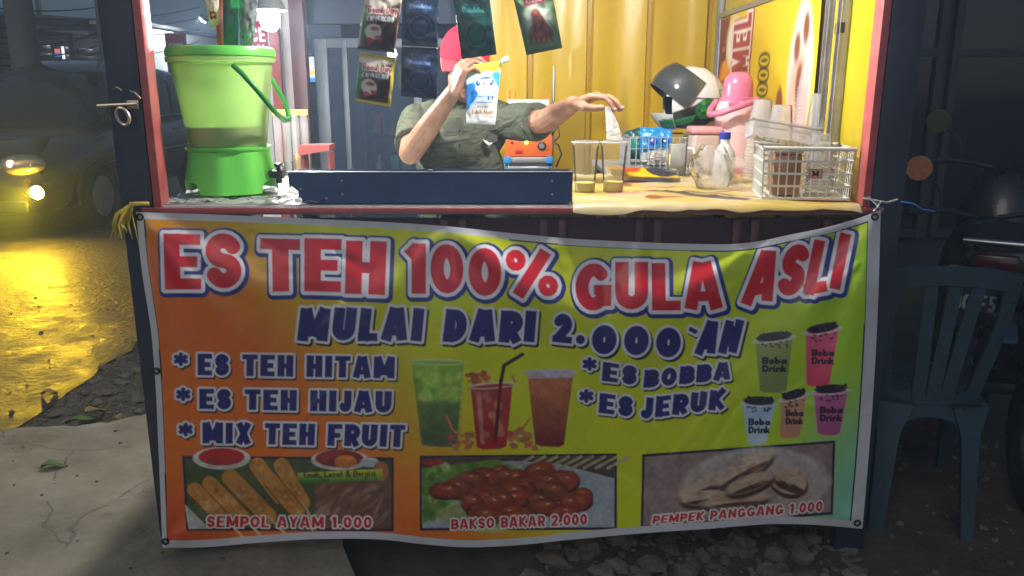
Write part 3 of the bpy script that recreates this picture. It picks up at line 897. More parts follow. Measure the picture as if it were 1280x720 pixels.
edge = [(-2.1, -60)] + wobble((-2.1, -2), (-2.02, 9), 60, .035, 3) + [(-2.0, 300)]
rough_sheet("road", [(-10.5, -60)] + edge + [(-10.5, 300)], 0.012, asphalt_mat())
# cast concrete slab in front of the stall, 6 cm proud, with a broken edge towards the gravel
def concrete_mat():
    m = mat("old_concrete", (.29, .26, .195), .88, var=.4, scale=2.6, bump=.8, bscale=30, dirt=.9, dirtcol=(.10, .09, .068), dscale=1.7)
    n, l = m.node_tree.nodes, m.node_tree.links
    b = n["Principled BSDF"]
    tc = n.new("ShaderNodeTexCoord")
    dn = n.new("ShaderNodeTexNoise"); dn.inputs["Scale"].default_value = 3.5; dn.inputs["Detail"].default_value = 6
    l.new(tc.outputs["Object"], dn.inputs["Vector"])
    mx = n.new("ShaderNodeMix"); mx.data_type = 'VECTOR'; mx.inputs[0].default_value = .22
    l.new(tc.outputs["Object"], mx.inputs[4]); l.new(dn.outputs["Color"], mx.inputs[5])
    v = n.new("ShaderNodeTexVoronoi"); v.feature = 'DISTANCE_TO_EDGE'; v.inputs["Scale"].default_value = 1.7
    l.new(mx.outputs[1], v.inputs["Vector"])
    cr = n.new("ShaderNodeValToRGB"); cr.color_ramp.elements[0].position = .0; cr.color_ramp.elements[1].position = .011
    cr.color_ramp.elements[0].color = (.0, .0, .0, 1); cr.color_ramp.elements[1].color = (1, 1, 1, 1)
    l.new(v.outputs["Distance"], cr.inputs[0])
    wn_ = n.new("ShaderNodeTexNoise"); wn_.inputs["Scale"].default_value = 1.6
    l.new(tc.outputs["Object"], wn_.inputs["Vector"])
    gt = n.new("ShaderNodeMath"); gt.operation = 'GREATER_THAN'; gt.inputs[1].default_value = .5
    l.new(wn_.outputs["Fac"], gt.inputs[0])
    mxx = n.new("ShaderNodeMath"); mxx.operation = 'MAXIMUM'
    l.new(cr.outputs[0], mxx.inputs[0]); l.new(gt.outputs[0], mxx.inputs[1])
    old = b.inputs["Base Color"].links[0].from_socket
    mc = n.new("ShaderNodeMix"); mc.data_type = 'RGBA'
    l.new(mxx.outputs[0], mc.inputs[0]); mc.inputs[6].default_value = (.15, .135, .105, 1); l.new(old, mc.inputs[7])
    l.new(mc.outputs[2], b.inputs["Base Color"])
    return m
M_CONC = concrete_mat()
M_CONC_OLD = mat("old_concrete", (.30, .29, .255), .85, var=.22, scale=3.2, bump=.55, bscale=38, dirt=.75, dirtcol=(.12, .11, .09), dscale=1.6)
slab_edge = wobble((-2.03, 2.95), (-1.62, 3.04), 8, .02, 5) + wobble((-1.58, 3.08), (-1.12, 3.42), 10, .025, 6)
b = MB()
b.prism([(-2.05, -1.5)] + slab_edge + [(-.98, 3.45), (-.62, 2.6), (-.5, 2.12), (-.36, 1.8), (-.3, -1.5)], -.02, .055, plane='xy')
tag(b.build("pavement", M_CONC, smooth=0), kind="structure")
# gravel and rubble
def stone(bm_, c, s, r):
    v0 = len(bm_.v)
    t = MB().ball((0, 0, 0), 1, nu=7, nv=5)
    ph = [r.uniform(.65, 1.25) for _ in t.v]
    a = r.uniform(0, 6)
    sx, sy, sz = s * r.uniform(.7, 1.3), s * r.uniform(.7, 1.3), s * r.uniform(.4, .75)
    pts = [Vector((v[0] * sx * p, v[1] * sy * p, v[2] * sz * p)) for v, p in zip(t.v, ph)]
    bm_.add(pts, t.f, Matrix.Translation(c) @ Matrix.Rotation(a, 4, 'Z'))
r = random.Random(11)
g = MB()
for i in range(1700):
    x, y = r.uniform(-2.05, -1.15), r.uniform(2.98, 4.5)
    if y < 3.0 + max(0, (x + 1.6)) * .9: continue
    s = r.uniform(.004, .014) if r.random() < .93 else r.uniform(.018, .032)
    stone(g, Vector((x, y, s * .25)), s, r)
for i in range(50):
    x, y = r.uniform(-2.0, -.75), r.uniform(2.0, 3.0)
    s = r.uniform(.0025, .007)
    stone(g, Vector((x, y, .055 + s * .3)), s, r)
for i in range(120):
    x, y = r.uniform(-3.2, -2.0), r.uniform(2.6, 6.0)
    s = r.uniform(.003, .010)
    stone(g, Vector((x, y, .012 + s * .3)), s, r)
tag(g.build("gravel", mat("gravel_stone", (.10, .092, .075), .85, var=.5, scale=14, bump=.4), smooth=30), kind="stuff")
g = MB()
for i in range(420):
    x, y = r.uniform(.05, 1.05), r.uniform(2.02, 2.5)
    s = r.uniform(.004, .016) if r.random() < .8 else r.uniform(.02, .045)
    stone(g, Vector((x, y, s * .2)), s, r)
for i in range(260):
    x, y = r.uniform(1.0, 2.6), r.uniform(2.02, 3.2)
    s = r.uniform(.004, .014)
    stone(g, Vector((x, y, s * .2)), s, r)
tag(g.build("rubble", mat("rubble_stone", (.15, .13, .105), .9, var=.4, scale=12, bump=.5), smooth=30), kind="stuff")
# fallen leaves
M_LEAF = mat("fallen_leaf", (.10, .17, .035), .6, var=.4, scale=20)
M_LEAF2 = mat("dry_leaf", (.26, .2, .07), .7, var=.3, scale=20)
def leaf(px, py, L, rz, lab, m, z=.06):
    p = Z(px, py, z)
    rows = []
    for i in range(9):
        a = i / 8
        w = L * .3 * math.sin(PI * min(1, a * 1.05)) ** .8 + .0008
        rows.append([(L * (a - .5), w * s, .012 * abs(s) + .01 * math.sin(a * 5)) for s in (-1, -.5, 0, .5, 1)])
    b = MB().sheet(rows)
    b.tube([(-L * .5, 0, .002), (-L * .72, .004, .004)], .0014, n=5)
    o = b.build("leaf", m)
    o.location = p; o.rotation_euler = (r.uniform(-.2, .2), r.uniform(-.2, .2), rz)
    tag(o, lab, "leaf", "leaves fallen by the road edge")
leaf(68, 584, .085, .5, "yellow green leaf lying alone on the grey concrete slab", M_LEAF)
leaf(101, 527, .12, .2, "broad green leaf at the slab edge beside the gravel", M_LEAF, .045)
leaf(120, 515, .11, 1.2, "narrow pale leaf standing up out of the gravel", M_LEAF2, .05)
leaf(146, 523, .07, 2.4, "small dry leaf in the gravel nearest the banner", M_LEAF2, .05)
leaf(62, 492, .07, 0.1, "whitish dry leaf lying on the asphalt road edge", M_LEAF2, .016)

# ================================================================== STALL
M_NAVY = mat("navy_paint", (.028, .035, .062), .45, var=.25, scale=6, dirt=.35, dirtcol=(.07, .06, .07), bump=.12)
M_MAROON = mat("maroon_paint", (.085, .026, .03), .5, var=.25, scale=7, dirt=.5, dirtcol=(.04, .02, .02), bump=.2)
M_REDTRIM = mat("faded_red_paint", (.52, .11, .11), .5, var=.2, scale=14, dirt=.55, dirtcol=(.36, .22, .2), dscale=9, bump=.2)
M_YELLOW = mat("yellow_paint", (.60, .395, .006), .34, var=.10, scale=3, dirt=.3, dirtcol=(.40, .22, .015), dscale=2.6, bump=.28, bscale=16, stretch=(1, 1, .35))
M_YELLOW2 = mat("yellow_paint_right", (.56, .43, .010), .4, var=.08, scale=4, dirt=.5, dirtcol=(.34, .25, .02), dscale=6, bump=.2)
M_ALU = mat("aluminium", (.42, .44, .46), .4, .85, var=.12, scale=12, dirt=.4, dirtcol=(.22, .21, .2), dscale=8)
M_STEEL = mat("galvanised_steel", (.36, .36, .37), .48, .6, var=.2, scale=10, dirt=.5, dirtcol=(.2, .19, .17), dscale=6)
M_WHITE = mat("white_paint", (.72, .72, .72), .5, var=.06, scale=4, dirt=.3, dirtcol=(.45, .43, .4), dscale=4)
CT = 1.06          # counter height
stall = thing("market_stall", "roofed street stall with yellow back wall and navy corner posts", "stall", (0, 3.1, 0))
inv = Matrix.Translation((0, -3.1, 0))
def part(b, name, m, parent=stall, smooth=40):
    b.v = [tuple(Vector(v) + Vector((0, -3.1, 0))) for v in b.v]
    return b.build(name, m, parent, smooth)
# corner posts with their red edge strip
for sx in (-1, 1):
    post = part(MB().box((sx * 1.022, 2.215, 1.11), (.088, .075, 2.2), bevel=.004), "corner_post", M_NAVY)
    part(MB().box((sx * .9655, 2.205, 1.60), (.022, .055, 1.09), bevel=.003), "edge_strip", M_REDTRIM, stall)
for sx in (-1, 1):
    part(MB().box((sx * 1.03, 4.06, 1.11), (.07, .07, 2.2), bevel=.004), "rear_post", M_MAROON)
# yellow back wall: profiled sheet with vertical pressed grooves
prof = [(-.215, 0)]
seams = [P(px_, 150, 4.05).x for px_ in (588, 662, 735, 808, 881)]
for k, sx_ in enumerate(seams):
    prof += [(sx_ - .016, 0), (sx_ - .008, .034), (sx_ + .010, .034), (sx_ + .018, 0)]
    w_ = .294
    for q in (.28, .34, .62, .68):
        prof.append((sx_ + w_ * q, .0 if q in (.28, .68) else .007))
prof = sorted(p for p in prof if -.216 < p[0] < .995) + [(1.0, 0)]
b = MB()
rw = random.Random(2)
zz = [.02 + 2.16 * i / 36 for i in range(37)]
b.sheet([[(px_, 4.05 + d + .004 * math.sin(px_ * 21 + z * 3.1) * math.sin(z * 4.3 + px_ * 5), z) for px_, d in prof] for z in zz])
b.sheet([[(px_, 4.092 + d, z) for px_, d in reversed(prof)] for z in (0.02, 2.18)])
part(b, "back_wall", M_YELLOW, smooth=25)
part(MB().box((-.225, 4.06, 1.1), (.02, .05, 2.16), bevel=.003), "door_jamb", M_YELLOW)
# right wall with studs
part(MB().box((1.004, 3.14, 1.1), (.012, 1.75, 2.16)), "side_wall", M_YELLOW2)
for yy in (3.985, 2.60, 2.50):
    st = MB()
    st.box((.9875, yy, 1.1), (.018, .036, 2.15), bevel=.002)
    st.box((.974, yy - .014, 1.1), (.012, .006, 2.15))
    st.box((.974, yy + .014, 1.1), (.012, .006, 2.15))
    part(st, "wall_stud", M_STEEL)
part(MB().box((.985, 2.555, 1.1), (.012, .018, 2.15)), "wall_batten", M_YELLOW2)
part(MB().box((.975, 3.3, 1.70), (.01, 1.3, .022)), "wall_rail", M_ALU)
part(MB().box((.975, 2.505, 1.545), (.012, .046, .03)), "tape_patch", mat("black_tape", (.015, .015, .015), .5))
# roof with corrugated sheet, fascia and beam the lamps hang from
b = MB()
b.sheet([[(-1.25 + i * .02, 1.85, 2.235 + .012 * math.sin(i * 1.05)) for i in range(126)], [(-1.25 + i * .02, 4.35, 2.30 + .012 * math.sin(i * 1.05)) for i in range(126)]])
part(b, "roof", M_STEEL)
part(MB().box((0, 2.21, 2.20), (2.1, .06, .07)).box((0, 4.06, 2.22), (2.1, .05, .08)).box((0, 3.0, 2.225), (2.06, .05, .04)), "roof_beam", M_MAROON)
# latch on the left post
b = MB()
b.tube([(-1.09, 2.165, 1.327), (-.985, 2.165, 1.332)], .0045, n=8)
b.box((-1.0, 2.172, 1.33), (.03, .008, .022), bevel=.002)
b.tube([(-1.0, 2.165, 1.365), (-.985, 2.158, 1.36), (-.975, 2.165, 1.345)], .0028, n=6)
b.tube([(-1.045, 2.168, 1.368), (-1.032, 2.16, 1.375), (-1.022, 2.166, 1.366)], .0022, n=6)
part(b, "door_bolt", mat("bolt_steel", (.6, .5, .36), .35, .9))
pl = MB()
q = Vector((-1.022, 2.155, 1.30))
pl.tube([q + Vector((math.sin(a) * .016 - math.cos(a) * .004, 0, math.cos(a) * .022)) for a in [k * PI / 8 for k in range(16)]], .0045, n=8, closed=True)
tag(pl.build("padlock", mat("padlock_brass", (.7, .62, .5), .35, .8)), "small open padlock loop hanging from the bolt of the left post", "padlock")

# ------------------------------------------------------------------ lamps
def bulb_lamp(p, label, strength, drop, tint=(1, .95, .88), shade=True, r_=.034):
    t = thing("hanging_lamp", label, "lamp", p, 0, "bulb lamps under the stall roof")
    g = MB()
    g.lathe([(.004, -.05), (.02, -.046), (r_ * .85, -.03), (r_, -.008), (r_ * .9, .014), (.018, .03), (.014, .036)], n=24)
    g.build("bulb", emit_mat("lit_bulb", tint, strength), t, 180)
    s = MB()
    s.lathe([(.0145, .034), (.0165, .036), (.0165, .075), (.006, .085)], n=18)
    s.build("socket", mat("socket_plastic", (.5, .5, .5), .4), t)
    if shade:
        s = MB()
        s.lathe([(.062, .018), (.055, .03), (.04, .055), (.02, .075), (.0175, .08)], n=28, cap0=False, cap1=False)
        s.lathe([(.0165, .078), (.019, .073), (.039, .053), (.0535, .029), (.0605, .018)], n=28, cap0=False, cap1=False)
        s.build("shade", mat("shade_metal", (.34, .35, .36), .35, .7), t)
    w = MB()
    w.tube([(0, 0, .083), (.004, .002, .083 + drop * .5), (0, 0, .083 + drop)], .0025, n=6)
    w.build("cable", mat("lamp_cable", (.02, .02, .02), .5), t)
    return t
LAMP_A, LAMP_B = 950.0, 1180.0
bulb_lamp(P(337, 20, 2.95), "lit bulb under a small grey shade above the green dispenser", LAMP_A, .5, (1, .98, .95))
bulb_lamp(Vector((.14, 2.355, 1.99)), "lit bare bulb hanging under the roof beam above the counter", LAMP_B, .14, (1, .97, .92), shade=False)

# ------------------------------------------------------------------ counter
counter = thing("serving_counter", "maroon wooden counter with red edge carrying the drinks", "counter", (0, 2.55, 0))
def cpart(b, name, m, parent=counter, smooth=40):
    b.v = [tuple(Vector(v) + Vector((0, -2.55, 0))) for v in b.v]
    return b.build(name, m, parent, smooth)
cpart(MB().box((0, 2.565, CT - .012), (1.93, .77, .024), bevel=.003).box((.66, 3.30, CT - .012), (.60, .695, .024), bevel=.003), "worktop", mat("worktop_board", (.5, .5, .48), .5, var=.15, dirt=.4, dirtcol=(.25, .22, .18)))
cpart(MB().box((0, 2.179, CT - .012), (2.02, .012, .016), bevel=.003), "edge_strip", M_REDTRIM)
cpart(MB().box((0, 2.225, .60), (1.9, .012, .84)), "front_panel", M_MAROON)
for px_ in (216, 320, 433, 568, 692, 811, 932, 1046):
    xx = P(px_, 280, 2.21).x
    b = MB()
    for d in (-.027, .024):
        b.box((xx + d, 2.208, .60), (.022, .022, .84), bevel=.003)
    cpart(b, "front_batten", mat("batten_paint", (.13, .045, .045), .5, var=.3, scale=14, dirt=.5, dirtcol=(.05, .03, .03), dscale=8))
for sx in (-1, 1):
    cpart(MB().box((sx * .985, 2.235, .51), (.055, .05, 1.02), bevel=.004), "leg", M_MAROON)
    cpart(MB().box((sx * .985, 2.90, .51), (.05, .05, 1.02), bevel=.004), "leg", M_MAROON)
    cpart(MB().box((sx * .98, 2.57, .6), (.012, .62, .84)), "side_panel", M_MAROON)
for xx in (.40, .93):
    cpart(MB().box((xx, 3.60, .52), (.05, .05, 1.04), bevel=.004), "leg", M_MAROON)
# rear side table that carries the sealing machine and the jars
t = thing("back_table", "narrow dark shelf table along the yellow back wall", "table", (.1, 3.85, 0))
MB().box((0, 0, .955), (.9, .3, .022), bevel=.003).build("tabletop", M_STEEL, t)
for sx in (-1, 1):
    for sy in (-1, 1):
        MB().box((sx * .42, sy * .12, .472), (.03, .03, .944)).build("leg", M_STEEL, t)
t = thing("side_table", "low dark shelf table by the open left side of the stall", "table", (-.86, 3.42, 0))
MB().box((0, 0, .985), (.32, .7, .022), bevel=.003).build("tabletop", M_STEEL, t)
for sx in (-1, 1):
    for sy in (-1, 1):
        MB().box((sx * .13, sy * .31, .487), (.03, .03, .974)).build("leg", M_STEEL, t)
# ================================================================== THINGS ON THE COUNTER
ZT = CT + .003
def local(b, loc):
    L = Vector(loc)
    b.v = [tuple(Vector(v) - L) for v in b.v]
    return b
def printed(grid, cv, name, m, parent=None, thick=0.0, smooth=180):
    """a sheet that carries a print; thick > 0 gives it a back face and edges"""
    n, k = len(grid), len(grid[0])
    b = MB().sheet(grid)
    col = cv.rgba()
    if thick > 0:
        off = len(b.v)
        nrm = (Vector(grid[0][-1]) - Vector(grid[0][0])).cross(Vector(grid[-1][0]) - Vector(grid[0][0])).normalized()
        b.v += [tuple(Vector(p) - nrm * thick) for p in b.v]
        b.f += [tuple(off + i for i in reversed(f)) for f in b.f]
        rim = [j for j in range(k)] + [i * k + k - 1 for i in range(1, n)] + [(n - 1) * k + j for j in range(k - 2, -1, -1)] + [i * k for i in range(n - 2, 0, -1)]
        for a in range(len(rim)):
            i0, i1 = rim[a], rim[(a + 1) % len(rim)]
            b.f.append((i0, off + i0, off + i1, i1))
        b.n = len(b.v)
        col = np.concatenate([col, col])
    return b.build(name, m, parent, smooth, colors=col)

# ---- printed plastic sheet on the right of the counter
M_SHEET = print_mat("printed_plastic_sheet", .35, .25, 18)
nx, ny = 170, 150
Uu, Ww = np.meshgrid(np.linspace(0, 1, nx), np.linspace(0, 1, ny))
X, Y = .165 + Uu * .785, 2.168 + Ww * .78
cv = Canvas(X * 100, Y * 100, (196, 172, 92), aa=.8)
n_ = vnoise(X * 100, Y * 100, 12, 31)
k = sstep(.45, .7, n_)[..., None] * .6
cv.col = cv.col * (1 - k) + s2l((206, 190, 158)) * k
rr = random.Random(4)
for i in range(16):
    cv.ell(rr.uniform(30, 95), rr.uniform(225, 292), rr.uniform(2, 7), rr.uniform(1, 3), rr.choice(((180, 60, 60), (214, 140, 130), (150, 70, 50), (236, 220, 196))), ang=rr.uniform(0, 90), soft=1)
cv.poly([(44, 246), (48, 250), (68, 226), (65, 223)], (70, 60, 60))
cv.poly([(52, 247), (54, 249), (74, 228), (72, 226)], (120, 100, 70))
cv.poly([(82, 219), (90, 219), (86, 226), (79, 226)], (205, 150, 60))
Zs = ZT + .004 * vnoise(X * 100, Y * 100, 9, 5) + .005 * vnoise(X * 100, Y * 100, 4, 6) ** 2 - .022 * sstep(.012, 0, Ww) * (.4 + vnoise(X * 100, Y * 0, 7, 8))
Yf = Y - .012 * sstep(.012, 0, Ww)
grid = [[(X[i, j], Yf[i, j], Zs[i, j]) for j in range(nx)] for i in range(ny)]
tag(printed(grid, cv, "tablecloth", M_SHEET, thick=.0012), "yellow printed plastic sheet covering the right of the counter", "tablecloth")
# ---- crumpled clear sheet at the left corner
M_CLEARFILM = clear_mat("clear_film", (1, 1, 1), .45, .15, bump=.6, bscale=22)
rows = [[(-.975 + i * .02, 2.19 + j * .02, ZT + .002 + .012 * rr.random() ** 2) for i in range(24)] for j in range(22)]
tag(MB().sheet(rows).build("plastic_sheet", M_CLEARFILM, smooth=180), "crumpled clear plastic sheet under the green dispenser", "plastic sheet")

# ---- green drink dispenser
M_GREEN = mat("green_plastic", (.17, .74, .10), .35, var=.05, scale=4, dirt=.15, dirtcol=(.06, .35, .04))
M_DGREEN = mat("dark_green_plastic", (.03, .30, .05), .35, var=.1)
M_TUB = clear_mat("frosted_green_plastic", (.72, 1.0, .42), .30, .2, bump=.05, bscale=12)
M_TEA = mat("tea", (.30, .22, .05), .12, var=.05)
dx_, dy_ = -.832, 2.39
disp = thing("drink_dispenser", "tall green lidded drink dispenser at the left end of the counter", "dispenser", (dx_, dy_, ZT + .014))
b = MB()
# foot: flared ring with arches cut into its lower edge
n = 64
rws = []
for q in range(7):
    a = q / 6
    row = []
    for kk in range(n + 1):
        th = 2 * PI * kk / n
        lift = .035 * max(0, math.cos(3 * th + .6)) ** .5 * (1 if math.cos(3 * th + .6) > .55 else 0)
        z = lift * (1 - a) + .118 * a
        r0 = .132 - .018 * a + .003 * math.cos(8 * th)
        row.append((r0 * math.cos(th), r0 * math.sin(th), z))
    rws.append(row)
b.sheet(rws)
b.lathe([(.127, .0), (.127, .001)], n=48) if False else None
b.lathe([(.114, .118), (.12, .124), (.12, .13), (.112, .132)], n=48)
b.build("base", M_GREEN, disp, 60)
b = MB()
b.lathe([(.109, .133), (.111, .15), (.1385, .352), (.139, .362), (.150, .366), (.151, .378), (.146, .380)], n=56, cap0=False, cap1=False)
b.build("tub", M_TUB, disp, 50)
MB().lathe([(.1065, .135), (.1125, .188), (.1125, .189)], n=48).build("tea", M_TEA, disp, 50)
b = MB()
b.lathe([(.1475, .381), (.1505, .383), (.1505, .396), (.147, .406), (.134, .408), (.128, .402), (.05, .404), (.02, .405)], n=56)
b.build("lid", M_GREEN, disp, 40)
hp = []
for i in range(17):
    a = PI * i / 16
    sp = math.cos(a)
    hp.append(Vector((.155 * math.sin(.35) * 0 + .152 * math.sin(a) * .9 + .06, -.148 * sp, .345 - .115 * math.sin(a))))
hp = [Vector((.075, -.128, .355)), Vector((.10, -.14, .335)), Vector((.135, -.13, .29)), Vector((.165, -.09, .235)), Vector((.176, -.03, .205)), Vector((.17, .05, .205)), Vector((.145, .11, .25)), Vector((.10, .14, .32)), Vector((.075, .128, .355))]
MB().tube(hp, .0075, n=10).build("handle", M_DGREEN, disp, 60)
b = MB()
b.tube([(.105, -.02, .05), (.14, -.03, .05), (.165, -.035, .05)], .012, n=12).tube([(.150, -.032, .05), (.151, -.032, .025)], .009, n=10).box((.151, -.032, .078), (.018, .034, .01), bevel=.003).tube([(.151, -.032, .058), (.151, -.032, .076)], .006, n=8)
b.build("tap", mat("black_plastic", (.02, .025, .02), .35), disp)

# ---- long dark blue metal trough along the counter edge
M_BLUE = mat("dark_blue_enamel", (.035, .075, .20), .42, .1, var=.12, scale=6, dirt=.45, dirtcol=(.075, .10, .17), dscale=7, bump=.15, bscale=14)
xl, xr = -.612, .166
tro = thing("metal_trough", "long dark blue metal trough along the counter edge", "trough", ((xl + xr) / 2, 2.25, ZT))
w2 = (xr - xl) / 2
b = MB()
b.prism([(-w2, .055), (-w2 + .03, .03), (-w2 + .035, .002), (w2, .002), (w2, .084), (-w2, .084)], -.045, -.041, plane='xz')
b.build("front_panel", M_BLUE, tro)
MB().box((0, .05, .044), (2 * w2, .004, .082)).build("rear_panel", M_BLUE, tro)
MB().box((.02, .003, .006), (2 * w2 - .05, .088, .006)).build("bottom_panel", M_BLUE, tro)
for s_ in (-1, 1):
    MB().box((s_ * (w2 - .002), .003, .064), (.004, .088, .038)).build("end_panel", M_BLUE, tro)
MB().box((0, -.043, .0865), (2 * w2, .014, .004), bevel=.001).build("top_lip", M_ALU, tro)
rivet = None
for px_, py_ in ((427, 226), (428, 243), (408, 248), (376, 236), (690, 226), (690, 243)):
    p = P(px_, py_, 2.2045)
    if rivet is None:
        rivet = MB().ball((0, 0, 0), (.0036, .002, .0036), nu=10, nv=6).build("rivet", M_ALU, tro)
        o = rivet
    else:
        o = rivet.copy(); C.objects.link(o); o.parent = tro
    o.location = p - tro.location
MB().box((.0, -.043, .091), (.012, .012, .006), bevel=.002).build("clip", M_ALU, tro)

# ---- two clear cups being filled
M_CUP = clear_mat("clear_cup_plastic", (1, 1, 1), .90, .05)
M_CUPM = clear_mat("milky_cup_plastic", (1, 1, 1), .60, .08)
M_RIM = clear_mat('cup_rim_plastic', (1, 1, 1), .25, .15)
M_MILK = mat("condensed_milk", (.80, .66, .16), .3, var=.06)
def cup_bm(r0, r1, h, n=36):
    b = MB()
    b.lathe([(r0 * .9, .004), (r0, .0), (r0 * 1.02, .012), (r1 * .98, h - .012), (r1 * .985, h - .006), (r1 * 1.05, h - .003), (r1 * 1.06, h), (r1, h)], n=n, cap1=False)
    return b
for px_, lab, g in ((731, "left clear cup with a little yellow syrup beside the trough", 1), (766, "right clear cup with yellow syrup under the man's hand", 2)):
    base = P(px_, 243, 2.44); base.z = ZT + .004
    t = thing("plastic_cup", lab, "cup", base, 0, "clear cups being filled on the counter")
    cup_bm(.029, .0405, .148).build("wall", M_CUP, t, 40)
    MB().lathe([(.0405, .1485), (.0435, .1465), (.0438, .150), (.0425, .1512)], n=36, cap0=False, cap1=False).build("rim", M_RIM, t, 60)
    MB().lathe([(.0268, .003), (.0295, .024 + .003 * g), (.0295, .0245 + .003 * g)], n=30).build("syrup", M_MILK, t, 40)

# ---- wire basket with packets, helmet on top
M_WIRE = mat("grey_wire_plastic", (.46, .50, .56), .4, var=.08)
bx0, bx1, by0, by1, bz = .455, .715, 3.13, 3.42, .125
wb = thing("wire_basket", "grey wire basket of packets under the white helmet", "basket", ((bx0 + bx1) / 2, (by0 + by1) / 2, ZT))
b = MB()
hx, hy = (bx1 - bx0) / 2, (by1 - by0) / 2
for z, rad in ((.004, .003), (bz * .33, .0018), (bz * .66, .0018), (bz, .0042)):
    b.tube([(-hx, -hy, z), (hx, -hy, z), (hx, hy, z), (-hx, hy, z)], rad, n=6, closed=True)
for i in range(12):
    x = -hx + 2 * hx * i / 11
    for y in (-hy, hy): b.tube([(x, y, .004), (x, y, bz)], .0018, n=5)
    b.tube([(x, -hy, .004), (x, hy, .004)], .0018, n=5)
for i in range(1, 11):
    y = -hy + 2 * hy * i / 11
    for x in (-hx, hx): b.tube([(x, y, .004), (x, y, bz)], .0018, n=5)
    b.tube([(-hx, y, .004), (hx, y, .004)], .0018, n=5)
b.build("wire_frame", M_WIRE, wb, 60)
MB().box((hx - .006, 0, bz * .5), (.004, 2 * hy - .02, bz * .9)).build("end_plate", mat("basket_plate", (.55, .56, .6), .4), wb)

def pillow(tl, tr, br, bl, cvf, name, label, cat, depth=.012, n=34, m_=46, group=None, matl=None, crimp=.07, seed=1, strings=True, parent=None):
    """sealed sachet between four corner points with a puffed middle, wrinkles and crimped ends"""
    tl, tr, br, bl = map(Vector, (tl, tr, br, bl))
    U, V = np.meshgrid(np.linspace(0, 1, n), np.linspace(0, 1, m_))
    w = (tr - tl).length; h = (bl - tl).length
    cv = Canvas(U * 100, V * 100 * h / w, (255, 255, 255), aa=2.2)
    cvf(cv, 100 * h / w)
    nr = (tr - tl).cross(bl - tl).normalized()
    if nr.y > 0: nr = -nr
    e = np.clip(np.minimum(V, 1 - V) / crimp - .6, 0, 1)
    puff = (np.maximum(0, 1 - (2 * U - 1) ** 2) ** .6) * sstep(0, .45, np.minimum(V, 1 - V) - crimp * .6)
    wr = (vnoise(U * 100, V * 160, 17, seed) - .5) * .8 + (vnoise(U * 100 + V * 60, V * 90, 8, seed + 1) - .5) * .35
    d = depth * (puff + wr * e * .45) + depth * .12 * np.sin(V * m_ * 2.1) * (1 - e) * .5
    front = [[(tl.lerp(tr, U[i, j])).lerp(bl.lerp(br, U[i, j]), V[i, j]) + nr * float(d[i, j]) for j in range(n)] for i in range(m_)]
    back = [[(tl.lerp(tr, U[i, j])).lerp(bl.lerp(br, U[i, j]), V[i, j]) - nr * float(depth * puff[i, j] * .8 + .0006) for j in range(n)] for i in range(m_)]
    b = MB().sheet(front)
    k = b.n
    b.sheet([list(reversed(rw)) for rw in back])
    col = cv.rgba()
    colb = cv.col[:, ::-1].reshape(-1, 3)
    colb = np.concatenate([np.clip(colb, 0, 1), np.ones((len(colb), 1))], 1)
    rim = [j for j in range(n)] + [i * n + n - 1 for i in range(1, m_)] + [(m_ - 1) * n + j for j in range(n - 2, -1, -1)] + [i * n for i in range(m_ - 2, 0, -1)]
    def opp(i):
        return k + (i // n) * n + (n - 1 - i % n)
    for a in range(len(rim)):
        i0, i1 = rim[a], rim[(a + 1) % len(rim)]
        b.f.append((i0, opp(i0), opp(i1), i1))
    c = (tl + tr + bl + br) / 4
    org_ = (tl + tr) / 2
    local(b, org_)
    o = b.build(name, matl or M_FOIL, parent, 180, colors=np.concatenate([col, colb]))
    o.location = org_
    if label: tag(o, label, cat, group)
    return o
M_FOIL = print_mat("sachet_foil", .22, .1, 30, coat=.3)
# packets inside the basket
def cv_blue(cv, H):
    cv.col[:] = s2l((40, 150, 220)); cv.ell(60, H * .4, 26, 20, (20, 70, 170)); cv.poly([(0, H * .75), (100, H * .6), (100, H), (0, H)], (230, 235, 240)); cv.ell(30, H * .2, 18, 10, (150, 215, 240))
def cv_teal(cv, H):
    cv.col[:] = s2l((24, 90, 90)); cv.ell(50, H * .5, 30, 30, (30, 140, 120)); cv.poly([(0, H * .8), (100, H * .8), (100, H), (0, H)], (20, 40, 50))
def cv_pale(cv, H):
    cv.col[:] = s2l((205, 200, 190)); cv.ell(50, H * .5, 30, 24, (170, 160, 150))
pillow((.50, 3.20, 1.225), (.58, 3.19, 1.22), (.585, 3.185, 1.09), (.505, 3.195, 1.09), cv_blue, "snack_packet", "bright blue packet standing up in the grey wire basket", "packet", .018, group="packets in the wire basket", seed=5)
pillow((.575, 3.25, 1.225), (.635, 3.235, 1.21), (.635, 3.225, 1.09), (.57, 3.24, 1.09), cv_blue, "snack_packet", "second blue packet in the wire basket, half under the helmet", "packet", .015, group="packets in the wire basket", seed=8)
pillow((.455, 3.30, 1.20), (.52, 3.28, 1.222), (.53, 3.27, 1.09), (.47, 3.29, 1.09), cv_teal, "snack_packet", "dark teal packet at the left end of the wire basket", "packet", .015, group="packets in the wire basket", seed=9)
pillow((.53, 3.155, 1.135), (.60, 3.15, 1.14), (.605, 3.15, 1.083), (.525, 3.155, 1.083), cv_pale, "snack_packet", "pale crumpled packet low down in the grey wire basket", "packet", .02, group="packets in the wire basket", seed=10)

